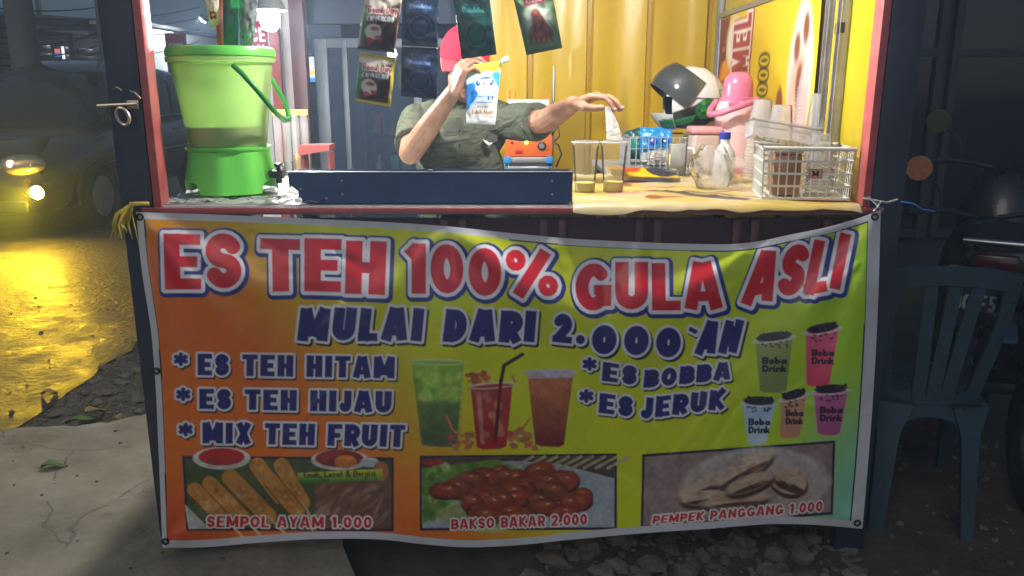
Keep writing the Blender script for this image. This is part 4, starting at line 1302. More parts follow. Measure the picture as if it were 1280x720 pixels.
# helmet: open-face shell facing left, visor swung up
M_SHELL = print_mat("helmet_shell", .22, .02, 20, coat=.6)
M_VISOR = mat("smoked_visor", (.055, .06, .06), .12, var=.1, coat=.5)
hc = Vector((.70, 3.29, 1.322))
hel = thing("helmet", "white helmet with green pattern and raised smoked visor on the basket", "helmet", hc)
tilt = Matrix.Rotation(R(0), 4, 'Z') @ Matrix.Rotation(R(2), 4, 'Y')
def shell_grid(a0, a1, e0, e1, na, ne, sc=1.0, squash=(.152, .118, .135)):
    rows, az, el = [], [], []
    for i in range(ne):
        e = R(e0 + (e1 - e0) * i / (ne - 1))
        row = []
        for j in range(na):
            a = R(a0 + (a1 - a0) * j / (na - 1))
            row.append(Vector((-squash[0] * sc * math.cos(e) * math.cos(a), -squash[1] * sc * math.cos(e) * math.sin(a), squash[2] * sc * math.sin(e))))
            az.append(math.degrees(a)); el.append(math.degrees(e))
        rows.append(row)
    return rows, np.array(az).reshape(ne, na), np.array(el).reshape(ne, na)
# azimuth 0 looks to the front of the helmet (picture left), 90 towards the camera
rows, A, E = shell_grid(58, 302, -52, 90, 120, 70)
cv = Canvas(A, E, (225, 226, 226), aa=1.6)
cv.poly([(58, -52), (150, -52), (140, -8), (112, 8), (92, -6), (58, -20)], (30, 34, 34))
cv.ell(112, -12, 18, 17, (36, 120, 50)); 
rq = random.Random(3)
for i in range(40):
    a = rq.uniform(0, 6.3); q = rq.uniform(2, 15)
    cv.ell(112 + q * math.cos(a), -12 + q * math.sin(a), rq.uniform(1, 4), rq.uniform(1, 3), rq.choice(((24, 60, 36), (90, 190, 70), (40, 60, 110), (30, 150, 60))), ang=rq.uniform(0, 180))
cv.poly([(60, -46), (92, -34), (96, -22), (60, -34)], (34, 140, 70))
for i in range(5):
    cv.ell(64 + i * 6, -40 + i * 2.2, 2.2, 3, (20, 60, 40))
cv.poly([(120, -50), (170, -50), (170, -30), (128, -34)], (200, 202, 204))
cv.segs([(58, 12, 150, 20, .8, 1), (150, 20, 200, -40, .8, 1)], [(0, (70, 72, 74), 0, 0)])
cv.ell(84, 4, 4.5, 4.5, (60, 62, 64)); cv.ell(84, 4, 2.6, 2.6, (190, 190, 190))
rows = [[tilt @ p for p in rw] for rw in rows]
printed(rows, cv, "shell", M_SHELL, hel, thick=0)
rows, A, E = shell_grid(58, 302, -52, 90, 60, 30, .93)
MB().sheet([[tilt @ p for p in reversed(rw)] for rw in rows]).build("lining", mat("helmet_lining", (.03, .03, .032), .9), hel, 180)
# chin bar
rows, A, E = shell_grid(-60, 60, -52, -22, 40, 10, 1.04)
cv = Canvas(A, E, (222, 224, 224), aa=1.5)
cv.poly([(20, -48), (60, -46), (60, -28), (26, -34)], (34, 130, 64)); cv.poly([(-60, -52), (60, -52), (60, -48), (-60, -48)], (24, 26, 26))
for i in range(5): cv.ell(28 + i * 7, -40 + i * .8, 2, 3, (20, 50, 34))
printed([[tilt @ p for p in rw] for rw in rows], cv, "chin_bar", M_SHELL, hel, thick=0)
# raised visor
vt = tilt @ Matrix.Rotation(R(36), 4, 'Y')
rows, A, E = shell_grid(-88, 88, -16, 34, 50, 14, 1.09)
b = MB().sheet([[vt @ p for p in rw] for rw in rows])
rows2 = [[vt @ (p * .982) for p in reversed(rw)] for rw in rows]
b.sheet(rows2)
b.build("visor", M_VISOR, hel, 180)
rows, A, E = shell_grid(50, 130, 6, 62, 24, 16, 1.06)
MB().sheet([[tilt @ p for p in rw] for rw in rows]).build("visor_cover", mat("helmet_white", (.72, .73, .73), .25, var=.04, coat=.4), hel, 180)

# ---- pink lidded canister, mug, thermos
M_PINK = mat("pink_plastic", (.78, .36, .38), .4, var=.06)
M_PINK2 = mat("pale_pink_enamel", (.80, .52, .52), .3, var=.06, coat=.3)
M_HOTPINK = mat("deep_pink_plastic", (.62, .17, .28), .3, var=.06)
M_CLOUDY = mat("cloudy_plastic", (.56, .42, .37), .35, var=.06, trans=.0)
t = thing("canister", "square cloudy canister with a pink lid below the helmet", "canister", P(878, 205, 3.0).xy.to_3d() + Vector((0, 0, ZT)))
b = MB(); b.box((0, 0, .075), (.10, .10, .148), bevel=.014, seg=3); b.build("body", M_CLOUDY, t)
b = MB(); b.box((0, 0, .160), (.112, .112, .026), bevel=.009, seg=3); b.build("lid", M_PINK, t)
M_GLASS = clear_mat("mug_glass", (.95, .97, .97), .72, .03)
t = thing("glass_mug", "glass mug with brown drink standing before the canister", "mug", P(846, 212, 2.93).xy.to_3d() + Vector((0, 0, ZT)))
MB().lathe([(.03, 0), (.032, .003), (.034, .115), (.0325, .116), (.0305, .008)], n=28, cap1=False).build("glass", M_GLASS, t, 40)
MB().lathe([(.0295, .009), (.0297, .038), (.0297, .0385)], n=24).build("drink", mat("brown_drink", (.16, .07, .04), .2), t, 40)
MB().tube([(.034, -.012, .1), (.052, -.025, .098), (.058, -.03, .07), (.05, -.022, .03), (.034, -.012, .026)], .005, n=8).build("handle", mat("mug_handle", (.75, .74, .70), .25), t, 60)
tp = P(920, 150, 3.02); tp.z = ZT
t = thing("thermos_flask", "pale pink pump thermos with deep pink dome top and handle", "thermos", tp)
MB().lathe([(.072, 0), (.078, .004), (.078, .23), (.074, .245), (.064, .262)], n=40).build("body", M_PINK2, t, 40)
MB().lathe([(.079, .0), (.081, .003), (.081, .022), (.079, .025)], n=40, cap0=False, cap1=False).build("base_ring", M_HOTPINK, t)
MB().lathe([(.064, .262), (.064, .275), (.054, .278), (.053, .325), (.047, .348), (.030, .362), (.010, .366)], n=40).build("cap", M_HOTPINK, t, 40)
b = MB(); b.tube([(.072, -.02, .262), (.05, -.085, .268), (-.02, -.115, .246), (-.085, -.10, .222), (-.11, -.05, .216), (-.095, .0, .235), (-.07, .02, .262)], .0115, n=10)
b.build("handle", M_HOTPINK, t, 60)
MB().box((-.03, -.072, .254), (.04, .03, .016), bevel=.006).build("spout", M_HOTPINK, t)

# ---- stacks of clear cups
def cup_stack(p, r0, r1, n, step, label, lean=(0, 0), h=.10):
    t = thing("cup_stack", label, "cups", p, 0, "stacks of clear cups on the right of the counter")
    t.rotation_euler = (lean[0], lean[1], 0)
    prof = [(r1 * .8, .001)]
    b = MB()
    pr = [(r1, 0), (r1 * 1.05, .002), (r1 * 1.05, .004), (r1 * .985, .006)]
    for i in range(n):
        z = i * step
        b.lathe([(r1 * 1.05, z), (r1 * 1.055, z + step * .35), (r1 * .97, z + step * .5), (r1 * .965, z + step * .98)], n=30, cap0=False, cap1=False)
    zt = n * step
    b.build("rims", M_CUPM, t, 30)
    b = MB()
    b.lathe([(r1 * .96, zt), (r0 * 1.02, zt + h - .004), (r0 * .95, zt + h), (r0 * .5, zt + h - .004), (.001, zt + h - .004)], n=30, cap0=False, cap1=False)
    b.build("top_cup", M_CUPM, t, 40)
    return t
def at(px_, Y_):
    p = P(px_, 200, Y_); p.z = ZT + .003
    return p
cup_stack(at(1003, 2.76), .029, .041, 28, .0112, "tallest stack of upturned clear cups in front of the wall poster", (0, .02))
cup_stack(at(1022, 2.62), .029, .042, 17, .0112, "middle stack of upturned clear cups, just right of the tallest one", (0, -.02))
cup_stack(at(970, 2.66), .03, .043, 13, .0118, "shorter wide stack of clear cups left of the tallest one", (0, .03))
cup_stack(at(944, 2.80), .03, .044, 15, .0112, "stack of clear cups right beside the pink thermos", (0, .05))

# ---- white openwork basket with canister, cups and a tray on top
M_BASKET = mat("white_basket_plastic", (.74, .74, .70), .4, var=.06, dirt=.25, dirtcol=(.5, .46, .38))
wb = thing("white_basket", "white openwork plastic basket at the right counter end", "basket", (.838, 2.345, ZT + .004), R(-9))
b = MB()
hx, hy, bz = .118, .10, .142
def lattice(b, p0, p1, z0, z1, nv, nh):
    p0, p1 = Vector(p0), Vector(p1)
    for i in range(nv + 1):
        q = p0.lerp(p1, i / nv)
        b.tube([(q.x, q.y, z0), (q.x * 1.03, q.y * 1.03, z1)], .0021, n=6)
    for i in range(nh + 1):
        z = z0 + (z1 - z0) * i / nh
        k = 1 + .03 * i / nh
        b.bar((p0.x * k, p0.y * k, z), (p1.x * k, p1.y * k, z), .004, .006)
cs = [(-hx, -hy, 0), (hx, -hy, 0), (hx, hy, 0), (-hx, hy, 0)]
for i in range(4):
    lattice(b, cs[i], cs[(i + 1) % 4], .004, bz, 11 if i % 2 == 0 else 9, 4)
b.box((0, 0, .003), (2 * hx, 2 * hy, .004))
b.build("lattice", M_BASKET, wb, 50)
k = 1.03
MB().tube([(-hx * k, -hy * k, bz), (hx * k, -hy * k, bz), (hx * k, hy * k, bz), (-hx * k, hy * k, bz)], .006, n=8, closed=True).build("rim", M_BASKET, wb, 60)
nx2, ny2 = 40, 30
Uu, Ww = np.meshgrid(np.linspace(0, 1, nx2), np.linspace(1, 0, ny2))
cv = Canvas(Uu * 40, (1 - Ww) * 30, (150, 70, 66), aa=1.2)
cv.poly([(2.5, 2.5), (37.5, 2.5), (37.5, 27.5), (2.5, 27.5)], (196, 160, 146))
cv.text("M", ((11, 7), (29, 7), (29, 23), (11, 23)), [(.5, (24, 20, 20), 0, 0)], t=.24)
cv.segs([(9, 23, 15, 23, .9, 0), (25, 23, 31, 23, .9, 0), (9, 7, 13, 7, .9, 0), (27, 7, 31, 7, .9, 0)], [(0, (24, 20, 20), 0, 0)])
gr = [[(.002 + Uu[i, j] * .036, -hy * 1.022 - .0045, .062 + Ww[i, j] * .026) for j in range(nx2)] for i in range(ny2)]
printed(gr, cv, "badge", print_mat("badge_print", .4), wb, thick=.002, smooth=30)
def inb(x, y, z=.008):
    c_, s_ = math.cos(R(-9)), math.sin(R(-9))
    return Vector((.838 + x * c_ - y * s_, 2.345 + x * s_ + y * c_, ZT + .004 + z))
t = thing("canister", "brown canister standing inside the white openwork basket", "canister", inb(-.05, -.03), R(-9))
b = MB(); b.box((0, 0, .06), (.078, .09, .118), bevel=.008); b.build("body", mat("brown_plastic", (.30, .15, .08), .4, var=.2, scale=20), t)
b = MB(); b.box((0, 0, .124), (.082, .094, .012), bevel=.004); b.build("lid", mat("tan_lid", (.5, .4, .28), .4), t)
o = cup_stack(inb(.052, .0), .026, .036, 10, .0095, "stack of clear cups standing inside the white openwork basket", (0, 0), .075)
# clear food tray across the basket's left half
t = thing("food_tray", "clear lidless food tray tipped across the white basket", "tray", inb(-.062, .02, .176), R(-6))
t.rotation_euler = (R(-8), R(9), R(-6))
b = MB()
b.sheet([[(sx_ * (.088 + .006 * q), sy_ * (.058 + .006 * q), -.022 + .022 * q * 2) for sx_, sy_ in ((-1, -1), (1, -1), (1, 1), (-1, 1), (-1, -1))] for q in (0, .5, 1)])
b.sheet([[(-.088, -.058, -.022), (.088, -.058, -.022)], [(-.088, .058, -.022), (.088, .058, -.022)]])
b.build("tray", M_CUPM, t, 30)
MB().tube([(-.096, -.066, .022), (.096, -.066, .022), (.096, .066, .022), (-.096, .066, .022)], .0045, n=8, closed=True).build("rim", M_CUPM, t, 60)

# ---- bottle with blue cap in a thin carrier bag
bp = at(905, 2.66)
t = thing("plastic_bottle", "milky bottle with a blue cap behind the carrier bag", "bottle", bp)
MB().lathe([(.034, 0), (.037, .004), (.037, .085), (.033, .105), (.016, .128), (.0145, .132), (.0145, .145)], n=30).build("body", mat("milky_bottle", (.66, .67, .70), .3, var=.05), t, 40)
MB().lathe([(.0165, .145), (.0175, .147), (.0175, .165), (.0155, .167)], n=28).build("cap", mat("blue_cap", (.02, .05, .42), .35), t)
b = MB()
rb = random.Random(8)
c0 = at(893, 2.52)
rows = []
for i in range(24):
    a = i / 23
    row = []
    for j in range(37):
        th = 2 * PI * j / 36
        fold = .5 + .5 * math.sin(th * 7 + a * 4) * .5 + .25 * math.sin(th * 13 - a * 9)
        rad = (.060 * math.sin(PI * min(1, .18 + a * .62)) ** .7) * (1 - .25 * a) * (1 + .22 * (fold - .5))
        row.append((c0.x + rad * 1.15 * math.cos(th) - .012 * a, c0.y + rad * .8 * math.sin(th), c0.z + .003 + .125 * a + .010 * math.sin(th * 3 + 1) * a))
    row[-1] = row[0]
    rows.append(row)
b.sheet(rows)
for sx_, h_ in ((-.052, .07), (-.046, .09)):
    b.sheet([[(c0.x + sx_ - .03 * math.sin(PI * q / 10) - .004 * s_, c0.y - .02 + .012 * s_, c0.z + .035 + h_ * q / 10) for s_ in (-1, 0, 1)] for q in range(11)])
for q0, xx in ((0, .052), (1, .066)):
    b.sheet([[(c0.x + xx + .014 * s_ + .012 * math.sin(q * .9 + q0), c0.y - .02 + .012 * math.sin(q * .7), c0.z + .004 + .095 * q / 10) for s_ in (-1, -.3, .4, 1)] for q in range(11)])
local(b, c0)
o = b.build("carrier_bag", clear_mat("thin_bag_plastic", (1, 1, 1), .66, .14, bump=.8, bscale=26), None, 180)
o.location = c0
tag(o, "thin see-through carrier bag crumpled between cups and basket", "bag")
# ---- packet lying flat on the sheet
def cv_flat(cv, H):
    cv.col[:] = s2l((205, 170, 30)); cv.poly([(0, 0), (40, 0), (20, H), (0, H)], (150, 120, 20)); cv.ell(78, H * .45, 26, H * .5, (54, 52, 62)); cv.ell(30, H * .5, 16, 16, (180, 60, 30))
pillow((.33, 2.86, 1.105), (.57, 2.80, 1.10), (.55, 2.66, 1.085), (.34, 2.70, 1.085), cv_flat, "snack_packet", "yellow and black packet lying flat behind the two cups", "packet", .014, seed=14)

# ---- sealing machine on the back table
M_ORANGE = mat("orange_enamel", (.78, .15, .025), .4, var=.06, dirt=.2, dirtcol=(.4, .1, .03))
M_BLUEP = mat("blue_plastic_corner", (.03, .26, .62), .4)
M_BLACK = mat("black_rubber", (.015, .015, .016), .5)
mp = P(660, 200, 3.80); mp.z = .967
t = thing("cup_sealer", "orange and silver cup sealing machine beside the seller", "cup sealer", mp)
hw = .108
MB().box((0, 0, .012), (2 * hw + .01, .24, .024), bevel=.004).build("base", M_ALU, t)
for sx_ in (-1, 1):
    MB().box((sx_ * (hw - .008), -.09, .05), (.016, .02, .055)).build("leg", M_BLUEP, t)
MB().box((0, -.02, .05), (2 * hw - .04, .18, .05)).build("drawer", mat("dark_steel", (.08, .08, .085), .4, .5), t)
MB().box((0, -.118, .05), (2 * hw - .03, .012, .016), bevel=.003).build("drawer_rail", M_ALU, t)
MB().box((0, -.01, .087), (2 * hw, .21, .026), bevel=.004).build("deck", M_STEEL, t)
for sx_ in (-1, 1):
    MB().box((sx_ * (hw - .012), -.112, .087), (.032, .02, .032), bevel=.005).build("corner", M_BLUEP, t)
MB().box((0, -.01, .150), (2 * hw, .20, .098), bevel=.006).build("control_box", M_ORANGE, t)
def knob(x, z, r0, m_, nm, d=.012):
    b = MB(); b.lathe([(r0, 0), (r0, d * .7), (r0 * .8, d)], n=20, mat=Matrix.Translation((x, -.111, z)) @ Matrix.Rotation(PI / 2, 4, 'X'))
    return b.build(nm, m_, t)
kn = knob(.06, .150, .020, M_BLACK, "dial", .008); knob(.06, .150, .013, M_ALU, "dial_cap", .02)
knob(-.01, .165, .0075, emit_mat("green_pilot_lamp", (.25, 1, .1), 6), "pilot_lamp", .008)
knob(-.075, .165, .006, mat("dark_red_button", (.25, .02, .02), .3), "button", .008)
MB().box((-.045, -.112, .126), (.03, .01, .018), bevel=.003).build("switch", mat("red_switch", (.6, .03, .03), .3), t)
MB().box((0, .05, .26), (.15, .06, .125), bevel=.004).build("column", M_STEEL, t)
MB().box((.0, -.005, .34), (.19, .13, .03), bevel=.004).build("top_plate", M_WHITE, t)
for sx_ in (-1, 1):
    MB().box((sx_ * .085, -.02, .372), (.008, .012, .05)).box((sx_ * .06, -.02, .372), (.006, .01, .04)).build("film_pin", M_ORANGE, t)
MB().box((.085, -.06, .225), (.03, .02, .06), bevel=.003).build("side_plate", M_BLUEP, t)
MB().tube([(hw + .006, -.03, .14), (hw + .008, -.03, .50)], .006, n=10).build("lever", M_ALU, t, 60)
MB().tube([(hw, -.05, .20), (hw + .03, -.06, .235), (hw + .035, -.06, .19), (hw + .01, -.06, .165), (hw + .03, -.06, .15), (hw + .045, -.07, .11), (hw + .02, -.07, .05)], .004, n=8).build("hose", M_BLACK, t, 60)

# ---- jars and a red rack on the side table
M_JAR = clear_mat("jar_plastic", (.97, .97, .95), .82, .06)
M_JCAP = mat("yellow_green_cap", (.62, .68, .10), .4)
for i, (px_, lab) in enumerate(((349, "jar hidden most behind the dispenser"), (360, "second jar from the dispenser"), (371, "third jar from the dispenser"), (382, "jar farthest from the dispenser"))):
    p = P(px_, 190, 3.35); p.z = .997
    t = thing("tall_jar", "slim clear jar with yellow cap, " + lab, "jar", p, 0, "slim capped jars on the side table")
    MB().lathe([(.018, 0), (.0195, .003), (.0195, .14), (.018, .15), (.0195, .16), (.0195, .25), (.0165, .262), (.0165, .27)], n=20, cap1=False).build("glass", M_JAR, t, 40)
    MB().lathe([(.0185, .268), (.0185, .288), (.0165, .29)], n=20).build("cap", M_JCAP, t)
    MB().lathe([(.0165, .003), (.0165, .05 + .03 * (i % 3)), (.001, .052 + .03 * (i % 3))], n=16).build("contents", mat("jar_contents", ((.5, .2, .06), (.4, .42, .4), (.62, .3, .03), (.3, .3, .26))[i], .5), t)
rp = P(388, 200, 2.98); rp.z = .997
t = thing("red_rack", "small faded red plastic rack standing left of the seller", "rack", rp + Vector((0, .12, 0)))
M_RACK = mat("faded_red_plastic", (.42, .09, .09), .45, var=.15)
b = MB(); b.prism([(-.062, .128), (.055, .148), (.058, .168), (-.06, .166)], -.05, .05, plane='xz'); b.build("top", M_RACK, t)
for sx_ in (-1, 1):
    MB().box((sx_ * .05, 0, .07), (.008, .08, .138)).build("leg", M_RACK, t)

# ================================================================== SACHETS HANGING FROM A LINE
wire = MB()
wire.tube([(-1.0, 2.36, 1.80)] + [(-.9 + .18 * i, 2.36, 1.755 - .012 * math.sin(i * .6)) for i in range(11)] + [(1.0, 2.36, 1.80)], .0016, n=6)
tag(wire.build("hanging_line", mat("line_nylon", (.5, .5, .48), .5), smooth=60), "thin line strung between the posts that carries the sachets", "line")
GS = "sachets hanging above the counter"
def hang(o, top, yline=2.36, zline=1.752):
    b = MB().tube([(0, 0, -.004), ((0) * .5, (yline - top.y) * .5, (zline - top.z) * .5), (0, yline - top.y, zline - top.z)], .0011, n=5)
    b.build("string", mat("string_white", (.6, .6, .58), .6), o, 60)
def sachet(q, Y, cvf, label, depth=.012, seed=1, stringy=True, dY=0.0, matl=None, n=34, m_=46):
    c = [P(x, y, Y + (dY if i in (1, 2) else 0)) for i, (x, y) in enumerate(q)]
    o = pillow(*c, cvf, "sachet", label, "sachet", depth, group=GS, seed=seed, matl=matl, n=n, m_=m_)
    if stringy:
        top = (c[0] + c[1]) / 2
        hang(o, top)
    return o
def coffee(yel):
    def f(cv, H):
        cv.col[:] = s2l((214, 206, 190))
        cv.poly([(0, H * .42), (100, H * .1), (100, H), (0, H)], (96, 54, 34), soft=6)
        cv.poly([(30, H * .5), (100, H * .36), (100, H), (16, H)], (50, 28, 22), soft=10)
        cv.ell(36, H * .66, 22, 20, (222, 214, 204), soft=5); cv.ell(40, H * .6, 13, 6, (150, 90, 50), soft=3)
        cv.poly([(0, H * .2), (20, H * .2), (8, H), (0, H)], (40, 140, 90), soft=5)
        cv.ell(30, H * .82, 9, 7, (190, 40, 40)); cv.ell(50, H * .76, 8, 6, (196, 60, 40))
        cv.text("Good Day", ((12, H * .20), (92, H * .17), (92, H * .31), (12, H * .34)), [(2.2, (230, 220, 206), 0, 0), (0, (150, 30, 50), 0, 0)], t=.24, gap=.08)
        cv.text("CAPPUCCINO", ((14, H * .39), (86, H * .36), (86, H * .45), (14, H * .48)), [(1.4, (30, 24, 24), 0, 0), (0, (220, 225, 225), 0, 0)], t=.22, gap=.1)
        if yel:
            e = (224, 196, 40)
            cv.poly([(0, 0), (100, 0), (100, H * .09), (0, H * .09)], e); cv.poly([(92, 0), (100, 0), (100, H), (92, H)], e); cv.poly([(0, H * .95), (100, H * .93), (100, H), (0, H)], e)
            for i in range(16): cv.poly([(i * 6.4, 0), (i * 6.4 + 2.4, 0), (i * 6.4 + 2.4, H * .09), (i * 6.4, H * .09)], (120, 96, 30))
        else:
            cv.poly([(0, 0), (100, 0), (100, H * .05), (0, H * .05)], (180, 160, 130)); cv.poly([(0, 0), (5, 0), (5, H), (0, H)], (226, 200, 190)); cv.poly([(0, H * .94), (100, H * .94), (100, H), (0, H)], (70, 40, 30))
    return f
def darkchoc(tone, rim):
    def f(cv, H):
        cv.col[:] = s2l(tone)
        hi = tuple(min(255, int(c * 1.45 + 10)) for c in tone)
        cv.ell(50, H * .30, 38, H * .095, hi); cv.ell(50, H * .30, 35, H * .08, tone)
        cv.text("Chocolatos", ((20, H * .265), (80, H * .265), (80, H * .335), (20, H * .335)), [(.5, tuple(min(255, int(c * 2.3 + 30)) for c in tone), 0, 0)], t=.2, gap=.1)
        cv.ell(52, H * .66, 32, H * .2, hi); cv.ell(52, H * .66, 29, H * .18, tone); cv.ell(52, H * .66, 20, H * .11, tuple(int(c * 1.3 + 6) for c in tone))
        cv.poly([(0, H * .955), (100, H * .955), (100, H), (0, H)], rim)
    return f
def chick(cv, H):
    cv.col[:] = s2l((70, 92, 52))
    cv.poly([(8, H * .05), (92, H * .05), (92, H * .94), (8, H * .94)], (96, 124, 84), soft=8)
    cv.ell(50, H * .5, 32, H * .3, (190, 196, 180), soft=16)
    cv.poly([(22, H * .12), (74, H * .08), (78, H * .22), (22, H * .25)], (120, 24, 34))
    cv.text("KALDU", ((30, H * .145), (68, H * .125), (70, H * .19), (30, H * .21)), [(.4, (200, 150, 150), 0, 0)], t=.24, gap=.1)
    for x, y, rx, ry, a in ((48, .40, 12, 14, 0), (50, .55, 18, 24, 8), (30, .66, 9, 22, 24), (70, .66, 9, 22, -24), (50, .74, 22, 14, 0)):
        cv.ell(x, H * y, rx, ry, (110, 50, 34), ang=a, soft=4); cv.ell(x - 2, H * y - 4, rx * .5, ry * .5, (160, 84, 54), ang=a, soft=5)
    for i in range(14): cv.ell(22 + i * 4.3, H * (.82 + .02 * math.sin(i * 2.0)), 4, 5, ((150, 40, 30), (70, 110, 40), (180, 120, 60))[i % 3], soft=2)
    cv.poly([(0, H * .95), (100, H * .95), (100, H), (0, H)], (60, 84, 40))
sachet(((457, -8), (503, -4), (493, 67), (446, 61)), 2.36, coffee(False), "brown cappuccino sachet hanging above the yellow edged one", .012, 41, dY=.01)
sachet(((450, 65), (495, 72), (488, 134), (443, 126)), 2.37, coffee(True), "brown cappuccino sachet with a yellow edge, hanging lowest", .012, 43, stringy=False)
sachet(((503, -14), (549, -14), (547, 59), (502, 57)), 2.35, darkchoc((44, 58, 86), (30, 38, 60)), "black chocolate sachet, upper one of the black pair", .009, 45)
sachet(((502, 58), (547, 60), (546, 124), (501, 120)), 2.35, darkchoc((40, 54, 82), (30, 38, 60)), "black chocolate sachet, lower one beside the red cap", .009, 46, stringy=False)
sachet(((565, -14), (611, -12), (621, 68), (577, 74)), 2.33, darkchoc((26, 74, 68), (16, 40, 38)), "dark green sachet hanging in front of the red cap", .009, 47)
sachet(((640, -10), (689, -16), (703, 60), (658, 69)), 2.36, chick, "green seasoning sachet with red label hanging tilted before yellow wall", .011, 48)
def redwhite(cv, H):
    cv.col[:] = s2l((222, 214, 190)); cv.ell(55, H * .2, 40, 16, (190, 30, 40)); cv.poly([(24, H * .55), (80, H * .62), (72, H * .82), (18, H * .76)], (200, 36, 40))
    cv.ell(50, H * .68, 14, 5, (230, 210, 190)); cv.poly([(0, H * .9), (100, H * .9), (100, H), (0, H)], (190, 180, 150))
def greenp(cv, H):
    cv.col[:] = s2l((30, 84, 66)); cv.poly([(40, 0), (100, 0), (100, H * .3), (50, H * .3)], (60, 170, 90), soft=6); cv.ell(50, H * .6, 26, H * .2, (40, 110, 84), soft=8)
def redp(cv, H):
    cv.col[:] = s2l((170, 44, 44)); cv.poly([(60, 0), (100, 0), (100, H), (70, H)], (196, 110, 110), soft=8)
def silver(cv, H):
    cv.col[:] = s2l((150, 156, 160)); n_ = vnoise(cv.X, cv.Y, 12, 3)[..., None]; cv.col[:] = cv.col * (.3 + 1.1 * n_)
    cv.ell(30, H * .5, 20, H * .3, (90, 50, 50), soft=16, alpha=.6)
sachet(((252, -12), (273, -10), (275, 28), (264, 37)), 2.40, redwhite, "white and red sachet hanging left above the dispenser lid", .008, 51, n=20, m_=26)
sachet(((268, -10), (280, -10), (280, 64), (272, 62)), 2.42, redp, "narrow red sachet hanging between the white and green ones", .006, 53, n=14, m_=30)
sachet(((278, -12), (300, -12), (297, 63), (280, 63)), 2.40, greenp, "dark green sachet hanging left above the dispenser lid", .008, 52, n=20, m_=30)
sachet(((298, -12), (324, -12), (316, 62), (301, 62)), 2.42, silver, "crinkled silver clear sachet nearest the lit bulb", .012, 54, n=24, m_=34)

# ================================================================== POSTER ON THE RIGHT WALL (hung sideways)
nx3, nz3 = 190, 120
S_, Zg = np.meshgrid(np.linspace(0, 126, nx3), np.linspace(78, 0, nz3))      # centimetres along the wall from its far end, and up
cv = Canvas(S_, Zg, (226, 190, 40), aa=.9)
k = sstep(60, 126, S_)[..., None] * .5
cv.col = cv.col * (1 - k) + s2l((206, 186, 40)) * k
cv.poly([(0, 0), (13, 0), (17, 78), (0, 78)], (120, 30, 44), soft=2)
cv.ell(16, 40, 14, 22, (232, 150, 50), soft=5); cv.ell(26, 66, 12, 10, (240, 232, 222), soft=5); cv.ell(20, 20, 12, 12, (236, 190, 130), soft=5)
for x, y in ((9, 62), (11, 46), (10, 30)):
    cv.poly([(x - 4, y - 4), (x + 5, y - 3), (x + 4, y + 4), (x - 4, y + 4)], (96, 32, 24)); cv.poly([(x - 3, y), (x + 3, y + 1), (x + 3, y + 3), (x - 3, y + 3)], (190, 90, 50))
# the word runs up the wall: its letter tops face the far end
cv.text("MEL", ((25, 53), (25, 76.5), (52, 76.5), (52, 53)), [(2.6, (150, 30, 60), 1, -.6), (1.5, (240, 226, 220), 0, 0), (0, (166, 34, 62), 0, 0)], t=.26, gap=.1)
cv.text("000", ((66, 44), (66, 59), (79, 59), (79, 44)), [(.8, (30, 26, 20), 0, 0), (-.5, (226, 190, 40), 0, 0)], t=.22, gap=.22)
cv.ell(112, 50, 11, 26, (204, 196, 190), soft=2); cv.ell(112, 40, 9, 18, (222, 170, 150), soft=3)
for x, y, rx, ry in ((108, 60, 2.5, 5), (115, 66, 2.5, 5), (112, 48, 3, 7), (94, 40, 4, 7)):
    cv.ell(x, y, rx, ry, (130, 70, 50), soft=1.5)
grid = [[(.9745 - .012 * math.sin(S_[i, j] / 126 * PI) * .5 + .002 * math.sin(S_[i, j] / 7) * math.sin(Zg[i, j] / 11), 3.93 - S_[i, j] / 100, .905 + Zg[i, j] / 100) for j in range(nx3)] for i in range(nz3)]
tag(printed(grid, cv, "wall_poster", print_mat("poster_vinyl", .38, .1, 20), thick=.001), "yellow vinyl poster hung sideways on the right inner wall", "poster")
# ================================================================== THE SELLER
def skin_mat():
    m, n, l, b = new_mat("skin")
    tc = n.new("ShaderNodeTexCoord")
    nz = n.new("ShaderNodeTexNoise"); nz.inputs["Scale"].default_value = 22; nz.inputs["Detail"].default_value = 6
    l.new(tc.outputs["Object"], nz.inputs["Vector"])
    cr = n.new("ShaderNodeValToRGB")
    cr.color_ramp.elements[0].position = .3; cr.color_ramp.elements[1].position = .72
    cr.color_ramp.elements[0].color = (.27, .125, .072, 1); cr.color_ramp.elements[1].color = (.46, .25, .16, 1)
    l.new(nz.outputs["Fac"], cr.inputs[0]); l.new(cr.outputs[0], b.inputs["Base Color"])
    b.inputs["Roughness"].default_value = .48
    b.inputs["Subsurface Weight"].default_value = .12
    b.inputs["Subsurface Radius"].default_value = (.012, .005, .003)
    n2 = n.new("ShaderNodeTexNoise"); n2.inputs["Scale"].default_value = 120; n2.inputs["Detail"].default_value = 4
    l.new(tc.outputs["Object"], n2.inputs["Vector"])
    bp = n.new("ShaderNodeBump"); bp.inputs["Strength"].default_value = .4; bp.inputs["Distance"].default_value = .005
    l.new(n2.outputs["Fac"], bp.inputs["Height"]); l.new(bp.outputs[0], b.inputs["Normal"])
    return m
M_SKIN = skin_mat()
def cloth_mat(name, col, sc=7):
    m = mat(name, col, .85, var=.14, scale=sc, bump=.25, bscale=420, spec=.2)
    return m
M_SHIRT = cloth_mat("olive_shirt", (.088, .096, .066))
